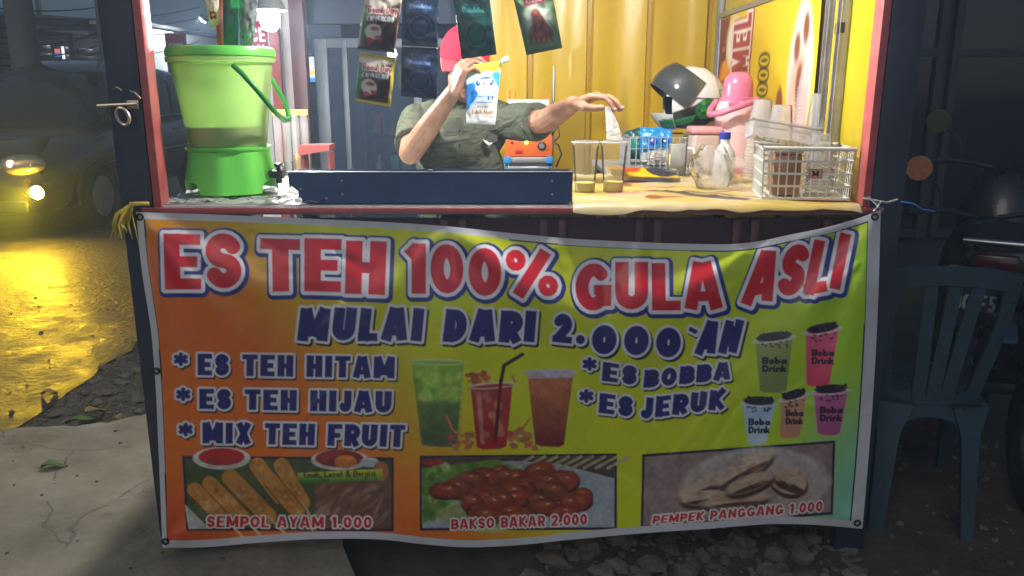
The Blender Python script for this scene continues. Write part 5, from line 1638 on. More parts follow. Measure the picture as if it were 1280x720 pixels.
def add_creases(m, sc, dist, st):
    """soft cloth creases on top of the fine weave"""
    n, l = m.node_tree.nodes, m.node_tree.links
    b = n["Principled BSDF"]
    tc = n.new("ShaderNodeTexCoord")
    mp = n.new("ShaderNodeMapping"); mp.inputs["Rotation"].default_value = (0, R(35), 0); mp.inputs["Scale"].default_value = (1.0, 1.0, 2.6)
    l.new(tc.outputs["Object"], mp.inputs[0])
    nz = n.new("ShaderNodeTexNoise"); nz.inputs["Scale"].default_value = sc; nz.inputs["Detail"].default_value = 3; nz.inputs["Distortion"].default_value = 1.2
    l.new(mp.outputs[0], nz.inputs["Vector"])
    bp = n.new("ShaderNodeBump"); bp.inputs["Strength"].default_value = st; bp.inputs["Distance"].default_value = dist
    l.new(nz.outputs["Fac"], bp.inputs["Height"])
    old = b.inputs["Normal"].links[0].from_socket
    l.new(old, bp.inputs["Normal"]); l.new(bp.outputs[0], b.inputs["Normal"])
add_creases(M_SHIRT, 7, .05, .8)
M_CAP = cloth_mat("red_cap_cloth", (.58, .02, .045))
M_TROU = cloth_mat("dark_trousers", (.03, .03, .035))
M_HAIR = mat("black_hair", (.012, .011, .012), .5, bump=.6, bscale=160)
YB = 3.14
sx0 = -.195                                          # centre of the chest
person = thing("person", "person in red cap and olive polo shirt pouring milk behind the counter", "person", (sx0, YB, 0))
VP = lambda px_, py_, Y_: P(px_, py_, Y_)
hips = Vector((sx0, YB + .02, .86)); chest = Vector((sx0, YB, 1.17))
neck0 = Vector((sx0 + .018, YB + .005, 1.33)); head = Vector((sx0 + .022, YB - .055, 1.468))
RS, LS = Vector((sx0 - .168, YB, 1.248)), Vector((sx0 + .180, YB - .03, 1.252))
RE = VP(513, 191, 2.915); RW = VP(567, 114, 2.775)
LE = VP(680, 152, 2.90); LW = VP(717, 130, 2.665)
bd = MB()
# torso, pelvis, neck
bd.capsule(hips, chest, .125, .135); bd.ball(chest + Vector((0, 0, .03)), (.165, .098, .12)); bd.ball(hips, (.155, .11, .12))
bd.capsule(RS, LS, .062, .062); bd.capsule(chest + Vector((0, .02, .08)), neck0, .085, .056); bd.capsule(neck0, head + Vector((0, .02, -.05)), .055, .053)
# legs and feet
for s_ in (-1, 1):
    hp_, kn_, an_ = hips + Vector((s_ * .085, 0, -.03)), Vector((sx0 + s_ * .1, YB - .01, .47)), Vector((sx0 + s_ * .105, YB + .02, .085))
    bd.capsule(hp_, kn_, .085, .055); bd.capsule(kn_, an_, .054, .036); bd.ball(kn_ * .65 + an_ * .35 + Vector((0, .02, 0)), (.05, .055, .1))
    bd.capsule(an_ + Vector((0, .03, -.045)), an_ + Vector((s_ * .02, -.15, -.058)), .036, .026)
# arms
bd.capsule(RS, RE, .052, .041); bd.capsule(RE, RE.lerp(RW, .35), .042, .041); bd.capsule(RE.lerp(RW, .35), RW, .041, .0265)
bd.capsule(LS, LE, .052, .041); bd.capsule(LE, LE.lerp(LW, .35), .041, .040); bd.capsule(LE.lerp(LW, .35), LW, .040, .0265)
# head turned a little to the person's left and tipped down towards the cups
HR = Matrix.Translation(head) @ Matrix.Rotation(R(14), 4, 'Z') @ Matrix.Rotation(R(12), 4, 'X')
def hb(c, r_): bd.ball(HR @ Vector(c), r_, mat=HR.to_3x3().to_4x4())
hb((0, .012, .025), (.076, .094, .088)); hb((0, -.02, -.045), (.058, .062, .066)); hb((0, -.046, -.088), (.03, .028, .022)); hb((0, -.035, -.075), (.045, .04, .03))
hb((0, -.083, .012), (.045, .016, .012))                              # brow
for s_ in (-1, 1):
    hb((s_ * .04, -.064, -.03), (.024, .022, .02)); hb((s_ * .078, .018, -.012), (.010, .02, .032)); hb((s_ * .083, .024, .0), (.006, .014, .018)); hb((s_ * .011, -.098, -.036), (.009, .011, .008))
    hb((s_ * .034, -.078, -.003), (.015, .010, .007)); hb((s_ * .05, -.03, -.06), (.018, .04, .03))
bd.capsule(HR @ Vector((0, -.088, .005)), HR @ Vector((0, -.108, -.032)), .009, .0125)
bd.capsule(HR @ Vector((-.02, -.083, -.064)), HR @ Vector((.02, -.083, -.064)), .0065, .0065); bd.capsule(HR @ Vector((-.016, -.08, -.0745)), HR @ Vector((.016, -.08, -.0745)), .007, .007)
# hands -------------------------------------------------------------
def hand(wrist, fwd, side, palm_n, fingers, thumb, Lp=.085, wd=.086):
    """fwd: wrist -> knuckles, side: towards the index finger, palm_n: out of the palm"""
    f, s, n = fwd.normalized(), side.normalized(), palm_n.normalized()
    for k in range(5):
        a = (k / 4 - .5)
        bd.capsule(wrist + s * (a * .042) + f * .004, wrist + f * (Lp - abs(a) * .014) + s * (a * (wd - .022)), .0165, .0135 if k else .0125)
    bd.ball(wrist + f * .035 + s * .026 + n * .008, .0185)
    base = []
    for k in range(4):
        a = .5 - k / 3.0
        p0 = wrist + f * (Lp - (.002, 0, .004, .012)[k]) + s * (a * (wd - .018))
        d0 = f.copy()
        L = ((.044, .026, .021), (.048, .030, .022), (.045, .028, .021), (.035, .021, .019))[k]
        ang = 0.0
        spread = s * ((.5 - k / 3.0) * fingers[k][3])
        q = p0
        rr_ = (.0092, .0094, .0089, .0080)[k]
        for j in range(3):
            ang += fingers[k][j]
            d = (f * math.cos(ang) + n * math.sin(ang) + spread).normalized()
            e = q + d * L[j]
            bd.capsule(q, e, rr_ * (1 - .06 * j), rr_ * (.95 - .07 * j), n=10)
            q = e
        base.append(q)
    q = wrist + f * .022 + s * .028 + n * .006
    for (df, ds, dn), L, r0 in zip(thumb, (.042, .032, .026), (.0165, .0135, .0118)):
        d = (f * df + s * ds + n * dn).normalized()
        e = q + d * L
        bd.capsule(q, e, r0, r0 * .88, n=10)
        q = e
    return base, q
# right hand: grips the left edge of the pouch; knuckles towards the camera
fR = (RW - RE).normalized()
fwdR = (Vector((.36, -.10, .93))).normalized()
nR = Vector((.86, .42, -.28)); nR = (nR - fwdR * nR.dot(fwdR)).normalized()
sR = fwdR.cross(nR); sR = sR if sR.y > 0 else -sR      # index finger side lies away from the camera? (thumb behind the pouch)
bR, tR = hand(RW, fwdR, -sR if False else sR, nR,
              [(.55, .75, .5, .25), (.62, .85, .5, .1), (.68, .9, .5, .0), (.75, .95, .5, .0)],
              [(.55, .55, .6), (.6, .1, .8), (.6, -.1, .8)])
# left hand: reaches out over the cups, fingers hanging down round the white sachet
fwdL = Vector((.80, -.42, .30)).normalized()
nL = Vector((.30, -.10, -.95)); nL = (nL - fwdL * nL.dot(fwdL)).normalized()
sL = fwdL.cross(nL).normalized()
sL = sL if sL.y < 0 else -sL
bL, tL = hand(LW, fwdL, sL, nL,
              [(.42, .62, .42, .15), (.40, .50, .38, .08), (.48, .55, .4, .0), (.62, .6, .4, -.08)],
              [(.70, .40, .42), (.86, .02, .36), (.90, -.12, .20)])
fuse(bd, .0028, "body", M_SKIN, None, 4).parent = person
for o in person.children: o.matrix_parent_inverse = Matrix.Translation((-sx0, -YB, 0))
def pchild(o):
    o.parent = person
    o.matrix_parent_inverse = Matrix.Translation((-sx0, -YB, 0))
    return o
# eyes
for s_ in (-1, 1):
    e = MB().ball(HR @ Vector((s_ * .033, -.077, -.006)), .0105, nu=14, nv=10)
    eo = pchild(e.build("eye", mat("eye_white", (.7, .66, .62), .2), None, 180))
    i_ = MB().ball(HR @ Vector((s_ * .033, -.0845, -.009)), .005, nu=12, nv=8)
    io = i_.build("iris", mat("iris_brown", (.03, .015, .01), .15), None, 180)
    io.parent = eo; io.matrix_parent_inverse = Matrix.Translation((-sx0, -YB, 0)) @ Matrix.Identity(4)
    io.matrix_parent_inverse = eo.matrix_parent_inverse.inverted() @ eo.matrix_parent_inverse
    b = MB().capsule(HR @ Vector((s_ * .018, -.0935, .018)), HR @ Vector((s_ * .05, -.082, .020)), .0035, .0025, n=8)
    pchild(b.build("eyebrow", M_HAIR, None, 180))
# hair
hh = MB()
rows = []
for i in range(18):
    el = R(-32 + (92) * i / 17)
    row = []
    for j in range(41):
        a = R(-36 + 252 * j / 40)
        e2 = el
        c = Vector((.081 * math.cos(e2) * math.cos(a), .012 + .099 * math.cos(e2) * math.sin(a), .022 + .094 * math.sin(e2)))
        row.append(HR @ c)
    rows.append(row)
hh.sheet(rows)
for s_ in (-1, 1): hh.ball(HR @ Vector((s_ * .074, -.022, -.012)), (.006, .012, .03), mat=HR.to_3x3().to_4x4())
pchild(hh.build("hair", M_HAIR, None, 180))
# cap
cp = MB()
rows = []
for i in range(20):
    el = R(-7 + 97 * i / 19)
    rows.append([HR @ Vector((.0915 * math.cos(el) * math.cos(a), .010 + .108 * math.cos(el) * math.sin(a), .022 + .108 * math.sin(el) + (.004 if i < 2 else 0))) for a in [2 * PI * j / 48 for j in range(49)]])
cp.sheet(rows)
capo = pchild(cp.build("cap", M_CAP, None, 180))
br = MB()
def brim(z_off, k):
    rows = []
    for i in range(9):
        q = i / 8
        rows.append([HR @ Vector((.0905 * math.cos(a) * (1 + .02 * q), .010 + .107 * math.sin(a) - .072 * q * (-math.sin(a)) ** .7, .020 - .020 * q - .014 * (math.cos(a) ** 2) * (.5 + q) + z_off)) for a in [R(-172 + 164 * j / 30) for j in range(31)]])
    return rows
br.sheet(brim(0, 1)); br.sheet([list(reversed(rw)) for rw in brim(-.004, 1)])
bo = br.build("brim", mat("cap_brim_cloth", (.36, .02, .035), .85, var=.1, bump=.2, bscale=300), None, 180)
bo.parent = capo
MB_ = MB().ball(HR @ Vector((0, .010, .131)), .007, nu=10, nv=6).build("button", M_CAP, capo, 180)
# shirt: body, sleeves; ends at hem, cuffs and collar
sh = MB()
sh.capsule(hips + Vector((0, 0, -.04)), chest, .138, .146); sh.ball(chest + Vector((-.01, -.005, -.13)), (.168, .132, .2)); sh.ball(chest + Vector((0, 0, .03)), (.176, .115, .12)); sh.ball(hips + Vector((0, 0, .0)), (.172, .126, .14)); sh.ball(chest + Vector((0, -.02, -.10)), (.166, .12, .15))
sh.capsule(RS + Vector((.01, 0, -.004)), LS + Vector((-.01, 0, -.004)), .066, .066); [sh.capsule(q_ + Vector((0, 0, .0)), neck0 + Vector((0, .012, -.012)), .062, .056) for q_ in (RS, LS)]; sh.capsule(chest + Vector((0, .01, .10)), neck0 + Vector((0, .008, -.018)), .10, .064)
def sleeve(S, E, q, r0, r1):
    sh.capsule(S, S.lerp(E, q * .5), r0, (r0 + r1) / 2 + .004)
    tip = S.lerp(E, q)
    mid = S.lerp(E, q * .45)
    # a straight cut cuff instead of a round end
    sh.tube([mid, S.lerp(E, q * .8), tip], [r0 * .94, r1, r1 * 1.02], n=22)
sleeve(RS, RE, .74, .069, .066)
sleeve(LS + Vector((0, 0, -.004)), LE + Vector((0, 0, -.002)), .84, .067, .069)
# folds that pull from armpit to arm and across the belly
rf = random.Random(6)
for s_, S, E in ((-1, RS, RE),):
    for k in range(3):
        a = S.lerp(E, .10 + .14 * k) + Vector((0, -.050, .0 - .012 * k)); c_ = chest + Vector((s_ * (.135 - .02 * k), -.088, .045 - .045 * k))
        sh.capsule(a, c_, .016, .012, n=10)
for k in range(6):
    z = .93 + .05 * k
    sh.capsule((sx0 - .13 + rf.uniform(0, .05), YB - .118, z), (sx0 + rf.uniform(.02, .10), YB - .126, z + rf.uniform(-.05, .05)), .022, .018, n=10)
shirt = fuse(sh, .0045, "shirt", M_SHIRT, None, 7)
pchild(shirt)
# collar
b = MB()
rows = []
for i in range(6):
    q = i / 5
    row = []
    for j in range(33):
        a = R(-90 + 20 + (320) * j / 32)
        rr_ = .066 + .006 * q + .012 * max(0, q - .35)
        z = -.012 + (.040 * min(q, .4) / .4) - .055 * max(0, q - .4) - .012 * math.sin(a)
        row.append(neck0 + Vector((rr_ * math.cos(a), .004 + rr_ * 1.02 * math.sin(a), z - (.018 if math.sin(a) < -.5 else 0))))
    rows.append(row)
b.sheet(rows)
co = b.build("collar", M_SHIRT, None, 180); co.parent = shirt
# placket with buttons and the small white chest emblem
b = MB(); b.box((sx0 + .002, YB - .137, 1.19), (.028, .006, .16), rot=(R(-6), 0, 0), bevel=.002)
o = b.build("placket", mat("olive_placket", (.07, .078, .053), .85, var=.1, bump=.2, bscale=400), None); o.parent = shirt
for k in range(2):
    b = MB().ball((sx0 + .002, YB - .146 + .005 * k, 1.17 + .05 * k), (.0045, .002, .0045), nu=10, nv=6)
    o = b.build("button", mat("dark_button", (.02, .02, .02), .3), None); o.parent = shirt
em = Vector((sx0 + .106, YB - .135, 1.178))
pts = [(-.018, .010), (-.012, .006), (-.004, .004), (.002, -.001), (.010, -.003), (.018, -.001), (.012, -.008), (.004, -.008), (.006, -.014), (-.002, -.006), (-.010, -.002)]
b = MB(); b.prism([(em.x + x, em.z + y) for x, y in pts], em.y - .006, em.y + .02, plane='xz')
o = b.build("emblem", mat("emblem_thread", (.7, .7, .68), .8), None); o.parent = shirt
# trousers and sandals
tr = MB()
tr.ball(hips + Vector((0, 0, -.02)), (.163, .12, .10))
for s_ in (-1, 1):
    tr.capsule(hips + Vector((s_ * .085, 0, -.03)), Vector((sx0 + s_ * .1, YB - .01, .47)), .095, .07)
    tr.tube([Vector((sx0 + s_ * .1, YB - .01, .47)), Vector((sx0 + s_ * .105, YB + .02, .11))], [.069, .062], n=20)
pchild(fuse(tr, .006, "trousers", M_TROU, None, 5))
for s_ in (-1, 1):
    b = MB(); b.box((sx0 + s_ * .115, YB - .03, .008), (.09, .25, .016), bevel=.006)
    pchild(b.build("sandal", M_BLACK, None))
# finger nails on the left hand (seen over the cups)
M_NAIL = mat("finger_nail", (.62, .38, .32), .25)
for q in bL:
    b = MB().ball(q + Vector((.005, -.006, .002)), (.0052, .0052, .0052), nu=10, nv=8)
    pchild(b.build("fingernail", M_NAIL, None, 180))
# ring on the right hand
# ------------------------------------------------------------------ pouch in the right hand
def cv_milk(cv, H):
    cv.col[:] = s2l((226, 228, 228))
    cv.poly([(0, H * .16), (100, H * .16), (100, H * .52), (62, H * .56), (0, H * .80)], (170, 205, 235), soft=4)
    cv.poly([(0, H * .34), (26, H * .30), (40, H * .52), (26, H * .62), (0, H * .80)], (36, 120, 205), soft=3)
    cv.poly([(70, H * .16), (100, H * .16), (100, H * .42)], (60, 150, 215), soft=4)
    cv.poly([(0, 0), (100, 0), (100, H * .155), (0, H * .155)], (214, 216, 70))
    cv.text("FULL CREAM", ((14, H * .085), (84, H * .095), (84, H * .135), (14, H * .125)), [(.3, (120, 70, 30), 0, 0)], t=.2, gap=.12)
    cv.ell(58, H * .325, 27, H * .092, (26, 70, 160)); cv.ell(58, H * .42, 26, H * .06, (215, 226, 236), soft=2)
    cv.text("FRISIAN", ((38, H * .265), (78, H * .265), (78, H * .325), (38, H * .325)), [(.2, (236, 240, 246), 0, 0)], t=.24, gap=.1)
    cv.text("FLAG", ((44, H * .335), (72, H * .335), (72, H * .385), (44, H * .385)), [(.2, (236, 240, 246), 0, 0)], t=.24, gap=.1)
    cv.poly([(30, H * .545), (88, H * .545), (82, H * .655), (36, H * .655)], (40, 110, 195), soft=1.5)
    cv.text("OMELA", ((34, H * .56), (84, H * .56), (84, H * .635), (34, H * .635)), [(.5, (230, 240, 250), 0, 0)], t=.26, gap=.1)
    cv.text("Krimer", ((38, H * .70), (74, H * .70), (74, H * .73), (38, H * .73)), [(.2, (150, 140, 130), 0, 0)], t=.18, gap=.1)
    cv.text("Lebih Maxi", ((20, H * .77), (88, H * .765), (88, H * .83), (20, H * .835)), [(.3, (170, 120, 80), 0, 0)], t=.22, gap=.1)
    cv.poly([(0, H * .93), (100, H * .93), (100, H), (0, H)], (190, 194, 198), soft=3)
Yp = 2.765
pq = [P(582, 82, Yp), P(627, 76, Yp - .01), P(619, 156, Yp - .02), P(583, 154, Yp - .012)]
pouch = pillow(*pq, cv_milk, "milk_pouch", "white and blue spouted milk pouch held up by the seller", "milk pouch", .022, n=110, m_=180, seed=61, crimp=.04)
sp = (pq[1] + Vector((-.001, -.004, -.004))) - pouch.location
MB().tube([sp, sp + Vector((.012, -.002, .006))], .0075, n=12).build("spout", mat("spout_white", (.78, .78, .78), .35), pouch)
MB().tube([sp + Vector((.011, -.002, .0055)), sp + Vector((.024, -.003, .012))], .0095, n=14).build("cap", mat("spout_cap", (.8, .8, .8), .35), pouch)
# ------------------------------------------------------------------ white tapered plastic sleeve pinched over the cups
tip = (bL[0] + tL) / 2 + Vector((0, 0, .006))
b = MB()
rows = []
for i in range(16):
    q = i / 15
    c_ = tip.lerp(P(769, 176, tip.y - .01), q)
    w_ = .013 + .014 * q
    rows.append([c_ + Vector((w_ * math.cos(a) * (1 + .08 * math.sin(3 * a + q * 4)), (w_ * .55) * math.sin(a), .004 * math.sin(2 * a) * q)) for a in [2 * PI * j / 24 for j in range(25)]])
b.sheet(rows)
local(b, tip)
sl = b.build("plastic_sleeve", clear_mat("white_sleeve_plastic", (.95, .96, .94), .22, .2, bump=.5, bscale=60), None, 180)
sl.location = tip
tag(sl, "small white translucent plastic sleeve held in the seller's outstretched hand", "sleeve")
# ================================================================== PLASTIC CHAIR beside the counter
M_CHAIR = mat("slate_blue_plastic", (.038, .074, .102), .3, var=.15, scale=10, dirt=.35, dirtcol=(.05, .055, .055))
ch = thing("plastic_chair", "slate blue plastic chair standing right of the counter, its back to us", "chair", (1.305, 2.355, 0), R(-10))
def ribbon(b, pts, w, th, up):
    for i in range(len(pts) - 1):
        b.bar(pts[i], pts[i + 1], w, th, up)
def strip(path, width, thick):
    """flat moulded band: path of (point, width direction, normal)"""
    b = MB()
    r0, r1, r2, r3 = [], [], [], []
    for (p, wd, nr, w) in path:
        p, wd, nr = Vector(p), Vector(wd).normalized(), Vector(nr).normalized()
        r0.append(p - wd * w + nr * thick); r1.append(p + wd * w + nr * thick); r2.append(p + wd * w - nr * thick); r3.append(p - wd * w - nr * thick)
    n = len(path)
    v = [q for i in range(n) for q in (r0[i], r1[i], r2[i], r3[i])]
    f = []
    for i in range(n - 1):
        for k in range(4):
            f.append((i * 4 + k, i * 4 + (k + 1) % 4, (i + 1) * 4 + (k + 1) % 4, (i + 1) * 4 + k))
    f += [(3, 2, 1, 0), ((n - 1) * 4, (n - 1) * 4 + 1, (n - 1) * 4 + 2, (n - 1) * 4 + 3)]
    return b.add(v, f)
def bk(u, h):                                          # point on the curved, leaning back; u -1..1, h height
    a = (h - .42) / .42
    return Vector((u * (.128 + .072 * a), -.02 - .075 * a + .050 * u * u * (1 - .3 * a) , h))
b = MB()
for s_ in (-1, 1):
    st = strip([(bk(s_ * (.98 - .16 * q ** 3), .40 + .42 * q), (1, .2 * s_, 0), (0, 1, .1), .022) for q in [i / 10 for i in range(11)]], .022, .006); b.add(st.v, st.f)
st = strip([(bk(u, .815 + .030 * (1 - u * u)), (0, -.2, 1), (0, 1, 0), .030) for u in [-.95 + 1.9 * i / 16 for i in range(17)]], 0, .007); b.add(st.v, st.f)
for u0 in (-.30, 0, .30):
    st = strip([(bk(u0 * (1 + .1 * q), .42 + .39 * q), (1, 0, 0), (0, 1, .1), .019) for q in [i / 8 for i in range(9)]], 0, .005); b.add(st.v, st.f)
st = strip([(bk(u, .425), (0, 0, 1), (0, 1, 0), .028) for u in [-1 + 2 * i / 14 for i in range(15)]], 0, .007); b.add(st.v, st.f)
b.build("backrest", M_CHAIR, ch, 50)
rows = []
for i in range(15):
    q = i / 14
    rows.append([(u * (.150 + .07 * q), -.02 + .43 * q, .425 - .014 * math.cos(u * 1.4) * math.sin(q * 3) - .022 * max(0, q - .85) / .15) for u in [-1 + .1 * k for k in range(21)]])
b = MB().sheet(rows); b.sheet([[Vector(p) - Vector((0, 0, .012)) for p in reversed(rw)] for rw in rows])
for s_ in (-1, 1): b.bar((s_ * .155, -.01, .41), (s_ * .222, .41, .40), .012, .04)
b.bar((-.222, .41, .395), (.222, .41, .395), .012, .04)
b.build("seat", M_CHAIR, ch, 50)
for s_ in (-1, 1):
    for (x0, y0, x1, y1) in ((.115, -.02, .135, -.075), (.205, .385, .225, .44)):
        st = strip([((s_ * (x0 + (x1 - x0) * q), y0 + (y1 - y0) * q, .42 * (1 - q)), (1, .35 * s_, 0), (0, 1, 0), .034 - .012 * q + .028 * max(0, .22 - q) / .22) for q in [i / 10 for i in range(11)]], 0, .012)
        st.build("leg", M_CHAIR, ch, 50)
# moulded arch between the rear legs
st = strip([((.105 * math.cos(a), -.025 - .01 * math.sin(a), .335 + .07 * math.sin(a)), (math.cos(a), 0, math.sin(a)), (0, 1, 0), .020) for a in [PI * i / 14 for i in range(15)]], 0, .008)
st.build("apron", M_CHAIR, ch, 50)
for s_ in (-1, 1):
    st = strip([(p, (1, 0, 0), (0, 0, 1), .020) for p in ((s_ * .180, -.06, .645), (s_ * .225, .06, .655), (s_ * .245, .2, .652), (s_ * .245, .32, .63), (s_ * .238, .375, .56), (s_ * .23, .385, .42))], 0, .006)
    st.build("armrest", M_CHAIR, ch, 50)

# ================================================================== MOTORCYCLES
M_TYRE = mat("tyre_rubber", (.016, .016, .017), .8, var=.2, bump=.3)
M_MBLK = mat("black_fairing", (.014, .016, .02), .28, var=.2, coat=.3)
M_MGRY = mat("grey_fairing", (.05, .055, .065), .35, var=.2)
M_CHROME = mat("dull_chrome", (.35, .36, .38), .3, .9)
M_SEAT = mat("seat_vinyl", (.015, .015, .015), .6, bump=.2)
M_TAIL = mat("tail_lens", (.06, .006, .008), .2, coat=.4)
M_AMBER = mat("amber_lens_and_reflection", (.62, .21, .07), .25, var=.2, scale=40, coat=.4)  # indicator lenses, and one mirror's orange reflection put into its colour
def loft(b, secs, n=16, p=2.4):
    """secs: (y, half width, z low, z high, [x offset])"""
    v, f = [], []
    for s in secs:
        y, w, z0, z1 = s[:4]
        for k in range(n):
            a = 2 * PI * k / n
            c, q = math.cos(a), math.sin(a)
            v.append((w * math.copysign(abs(c) ** (2 / p), c), y, (z0 + z1) / 2 + (z1 - z0) / 2 * math.copysign(abs(q) ** (2 / p), q)))
    for i in range(len(secs) - 1):
        for k in range(n):
            f.append((i * n + k, (i + 1) * n + k, (i + 1) * n + (k + 1) % n, i * n + (k + 1) % n))
    f += [tuple(range(n)), tuple(reversed(range((len(secs) - 1) * n, len(secs) * n)))]
    return b.add(v, f)
def motorcycle(label, loc, rz, plate, mirror_mat):
    """origin under the rear wheel; heads to +y"""
    t = thing("motorcycle", label, "motorcycle", loc, rz, "motorcycles parked right of the stall")
    for y, nm in ((0, "wheel"), (1.24, "wheel")):
        w = MB(); w.tube([(0, y + .245 * math.cos(a), .29 + .245 * math.sin(a)) for a in [2 * PI * k / 36 for k in range(36)]], .045, n=12, closed=True)
        tyre = w.build(nm, M_TYRE, t, 60)
        rmb = MB(); rmb.tube([(0, y + .2 * math.cos(a), .29 + .2 * math.sin(a)) for a in [2 * PI * k / 30 for k in range(30)]], .02, n=8, closed=True)
        for k in range(5):
            a = 2 * PI * k / 5
            rmb.bar((0, y, .29), (0, y + .19 * math.cos(a), .29 + .19 * math.sin(a)), .03, .022, (1, 0, 0))
        rmb.tube([(-.05, y, .29), (.05, y, .29)], .04, n=14)
        rmb.build("rim", M_MGRY, tyre, 50)
    b = MB(); loft(b, [(-.32, .05, .72, .80), (-.2, .11, .60, .80), (.05, .15, .50, .79), (.32, .14, .42, .76), (.5, .12, .36, .62), (.62, .1, .33, .5)])
    b.build("body", M_MBLK, t, 60)
    b = MB(); loft(b, [(-.26, .07, .785, .83), (-.1, .125, .78, .85), (.2, .13, .765, .835), (.42, .10, .74, .79), (.5, .06, .72, .75)]); b.build("seat", M_SEAT, t, 60)
    b = MB(); loft(b, [(.78, .05, .32, .62), (.86, .17, .30, .92), (.96, .19, .40, 1.0), (1.06, .12, .62, .98), (1.12, .05, .72, .92)]); b.build("front_fairing", M_MBLK, t, 60)
    b = MB(); b.box((0, .66, .33), (.26, .42, .06), bevel=.02); b.build("footboard", M_MGRY, t)
    b = MB(); b.sheet([[(x, -.02 + .29 * math.cos(a), .29 + .31 * math.sin(a)) for x in (-.07, -.05, 0, .05, .07)] for a in [R(40 + 130 * k / 14) for k in range(15)]]); b.build("rear_fender", M_MBLK, t, 180)
    b = MB(); b.sheet([[(x, 1.24 + .3 * math.cos(a), .29 + .3 * math.sin(a)) for x in (-.065, -.04, 0, .04, .065)] for a in [R(20 + 140 * k / 14) for k in range(15)]]); b.build("front_fender", M_MBLK, t, 180)
    for s_ in (-1, 1):
        MB().tube([(s_ * .075, 1.24, .29), (s_ * .07, 1.08, .66)], .022, n=12).build("fork", M_CHROME, t, 60)
        b = MB(); b.tube([(s_ * .05, 1.0, .985), (s_ * .16, .97, 1.01), (s_ * .24, .93, 1.02)], .012, n=10); b.tube([(s_ * .24, .93, 1.02), (s_ * .37, .87, 1.015)], .017, n=12); b.build("grip", M_BLACK, t, 60)
        b = MB(); b.tube([(s_ * .2, .97, 1.02), (s_ * .22, .99, 1.12), (s_ * .30, .97, 1.19)], .006, n=8)
        m = b.build("mirror", M_BLACK, t, 60)
        MR = Matrix.Translation((s_ * .32, .965, 1.21)) @ Matrix.Rotation(R(90), 4, 'X')
        bb = MB().lathe([(.0, -.02), (.04, -.018), (.058, -.004), (.060, 0)], n=28, mat=MR, cap1=False, cap0=False); bb.build("mirror_shell", M_BLACK, m, 60)
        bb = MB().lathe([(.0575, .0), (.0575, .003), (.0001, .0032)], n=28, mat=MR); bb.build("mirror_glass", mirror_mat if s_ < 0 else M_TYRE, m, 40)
        b = MB(); b.ball((s_ * .13, -.30, .70), (.03, .045, .026)); b.build("indicator", M_AMBER, t, 180)
    b = MB(); b.box((0, -.335, .755), (.15, .05, .06), bevel=.015); b.build("tail_lamp", M_TAIL, t)
    MB().tube([(.15, .25, .3), (.17, 0, .33), (.18, -.25, .38)], .045, n=14).build("exhaust", M_CHROME, t, 60)
    b = MB(); b.tube([(-.09, -.30, .80), (-.11, -.36, .83), (.11, -.36, .83), (.09, -.30, .80)], .013, n=10); b.build("grab_rail", M_CHROME, t, 60)
    # plate
    nx4, nz4 = 110, 64
    U, V = np.meshgrid(np.linspace(0, 27, nx4), np.linspace(0, 15.5, nz4))
    cv = Canvas(U, V, (40, 42, 46), aa=.35)
    for txt, q in plate: cv.text(txt, q, [(0, (176, 180, 184), 0, 0)], t=.2, gap=.22)
    g_ = [[(-.135 + U[i, j] / 100, -.36 - .03 * V[i, j] / 15.5 * 0, .66 - V[i, j] / 100) for j in range(nx4)] for i in range(nz4)]
    printed(g_, cv, "number_plate", print_mat("plate_print", .4), t, thick=.002, smooth=30)
    b = MB(); b.bar((0, -.28, .62), (0, -.355, .58), .05, .012); b.build("plate_bracket", M_BLACK, t)
    MB().tube([(-.12, .5, .3), (-.2, .46, .02)], .012, n=8).build("side_stand", M_BLACK, t)
    return t
M_MIRROR = mat("mirror_glass", (.55, .57, .6), .06, 1.0, var=.02)
pl = Z(1236, 388, .58)
hd = math.atan2(-.60, 1.0)
f_ = Vector((-math.sin(hd), math.cos(hd)))
motorcycle("black motorcycle with a readable rear plate at the far right", (pl.x + f_.x * .36, pl.y + f_.y * .36, 0), hd,
           [("BG", ((2, 2.6), (7.4, 2.6), (7.4, 9), (2, 9))), ("F5", ((10, 2.6), (15.4, 2.6), (15.4, 9), (10, 9))), ("SZ", ((19, 2.6), (25, 2.6), (25, 9), (19, 9))), ("11", ((17, 11), (20.4, 11), (20.4, 14), (17, 14)))], M_MIRROR)
mo = P(1149, 210, 3.3)
ks = mo.z / 1.21
lx, ly = -.32 * ks, .965 * ks
mc2 = motorcycle("black motorcycle whose round mirror, painted with an amber reflection, shows beside the stall", (mo.x - lx * math.cos(R(-14)) + ly * math.sin(R(-14)), mo.y - lx * math.sin(R(-14)) - ly * math.cos(R(-14)), 0), R(-14), [], M_AMBER)  # amber on the left mirror glass is a painted reflection
mc2.scale = (ks, ks, ks)

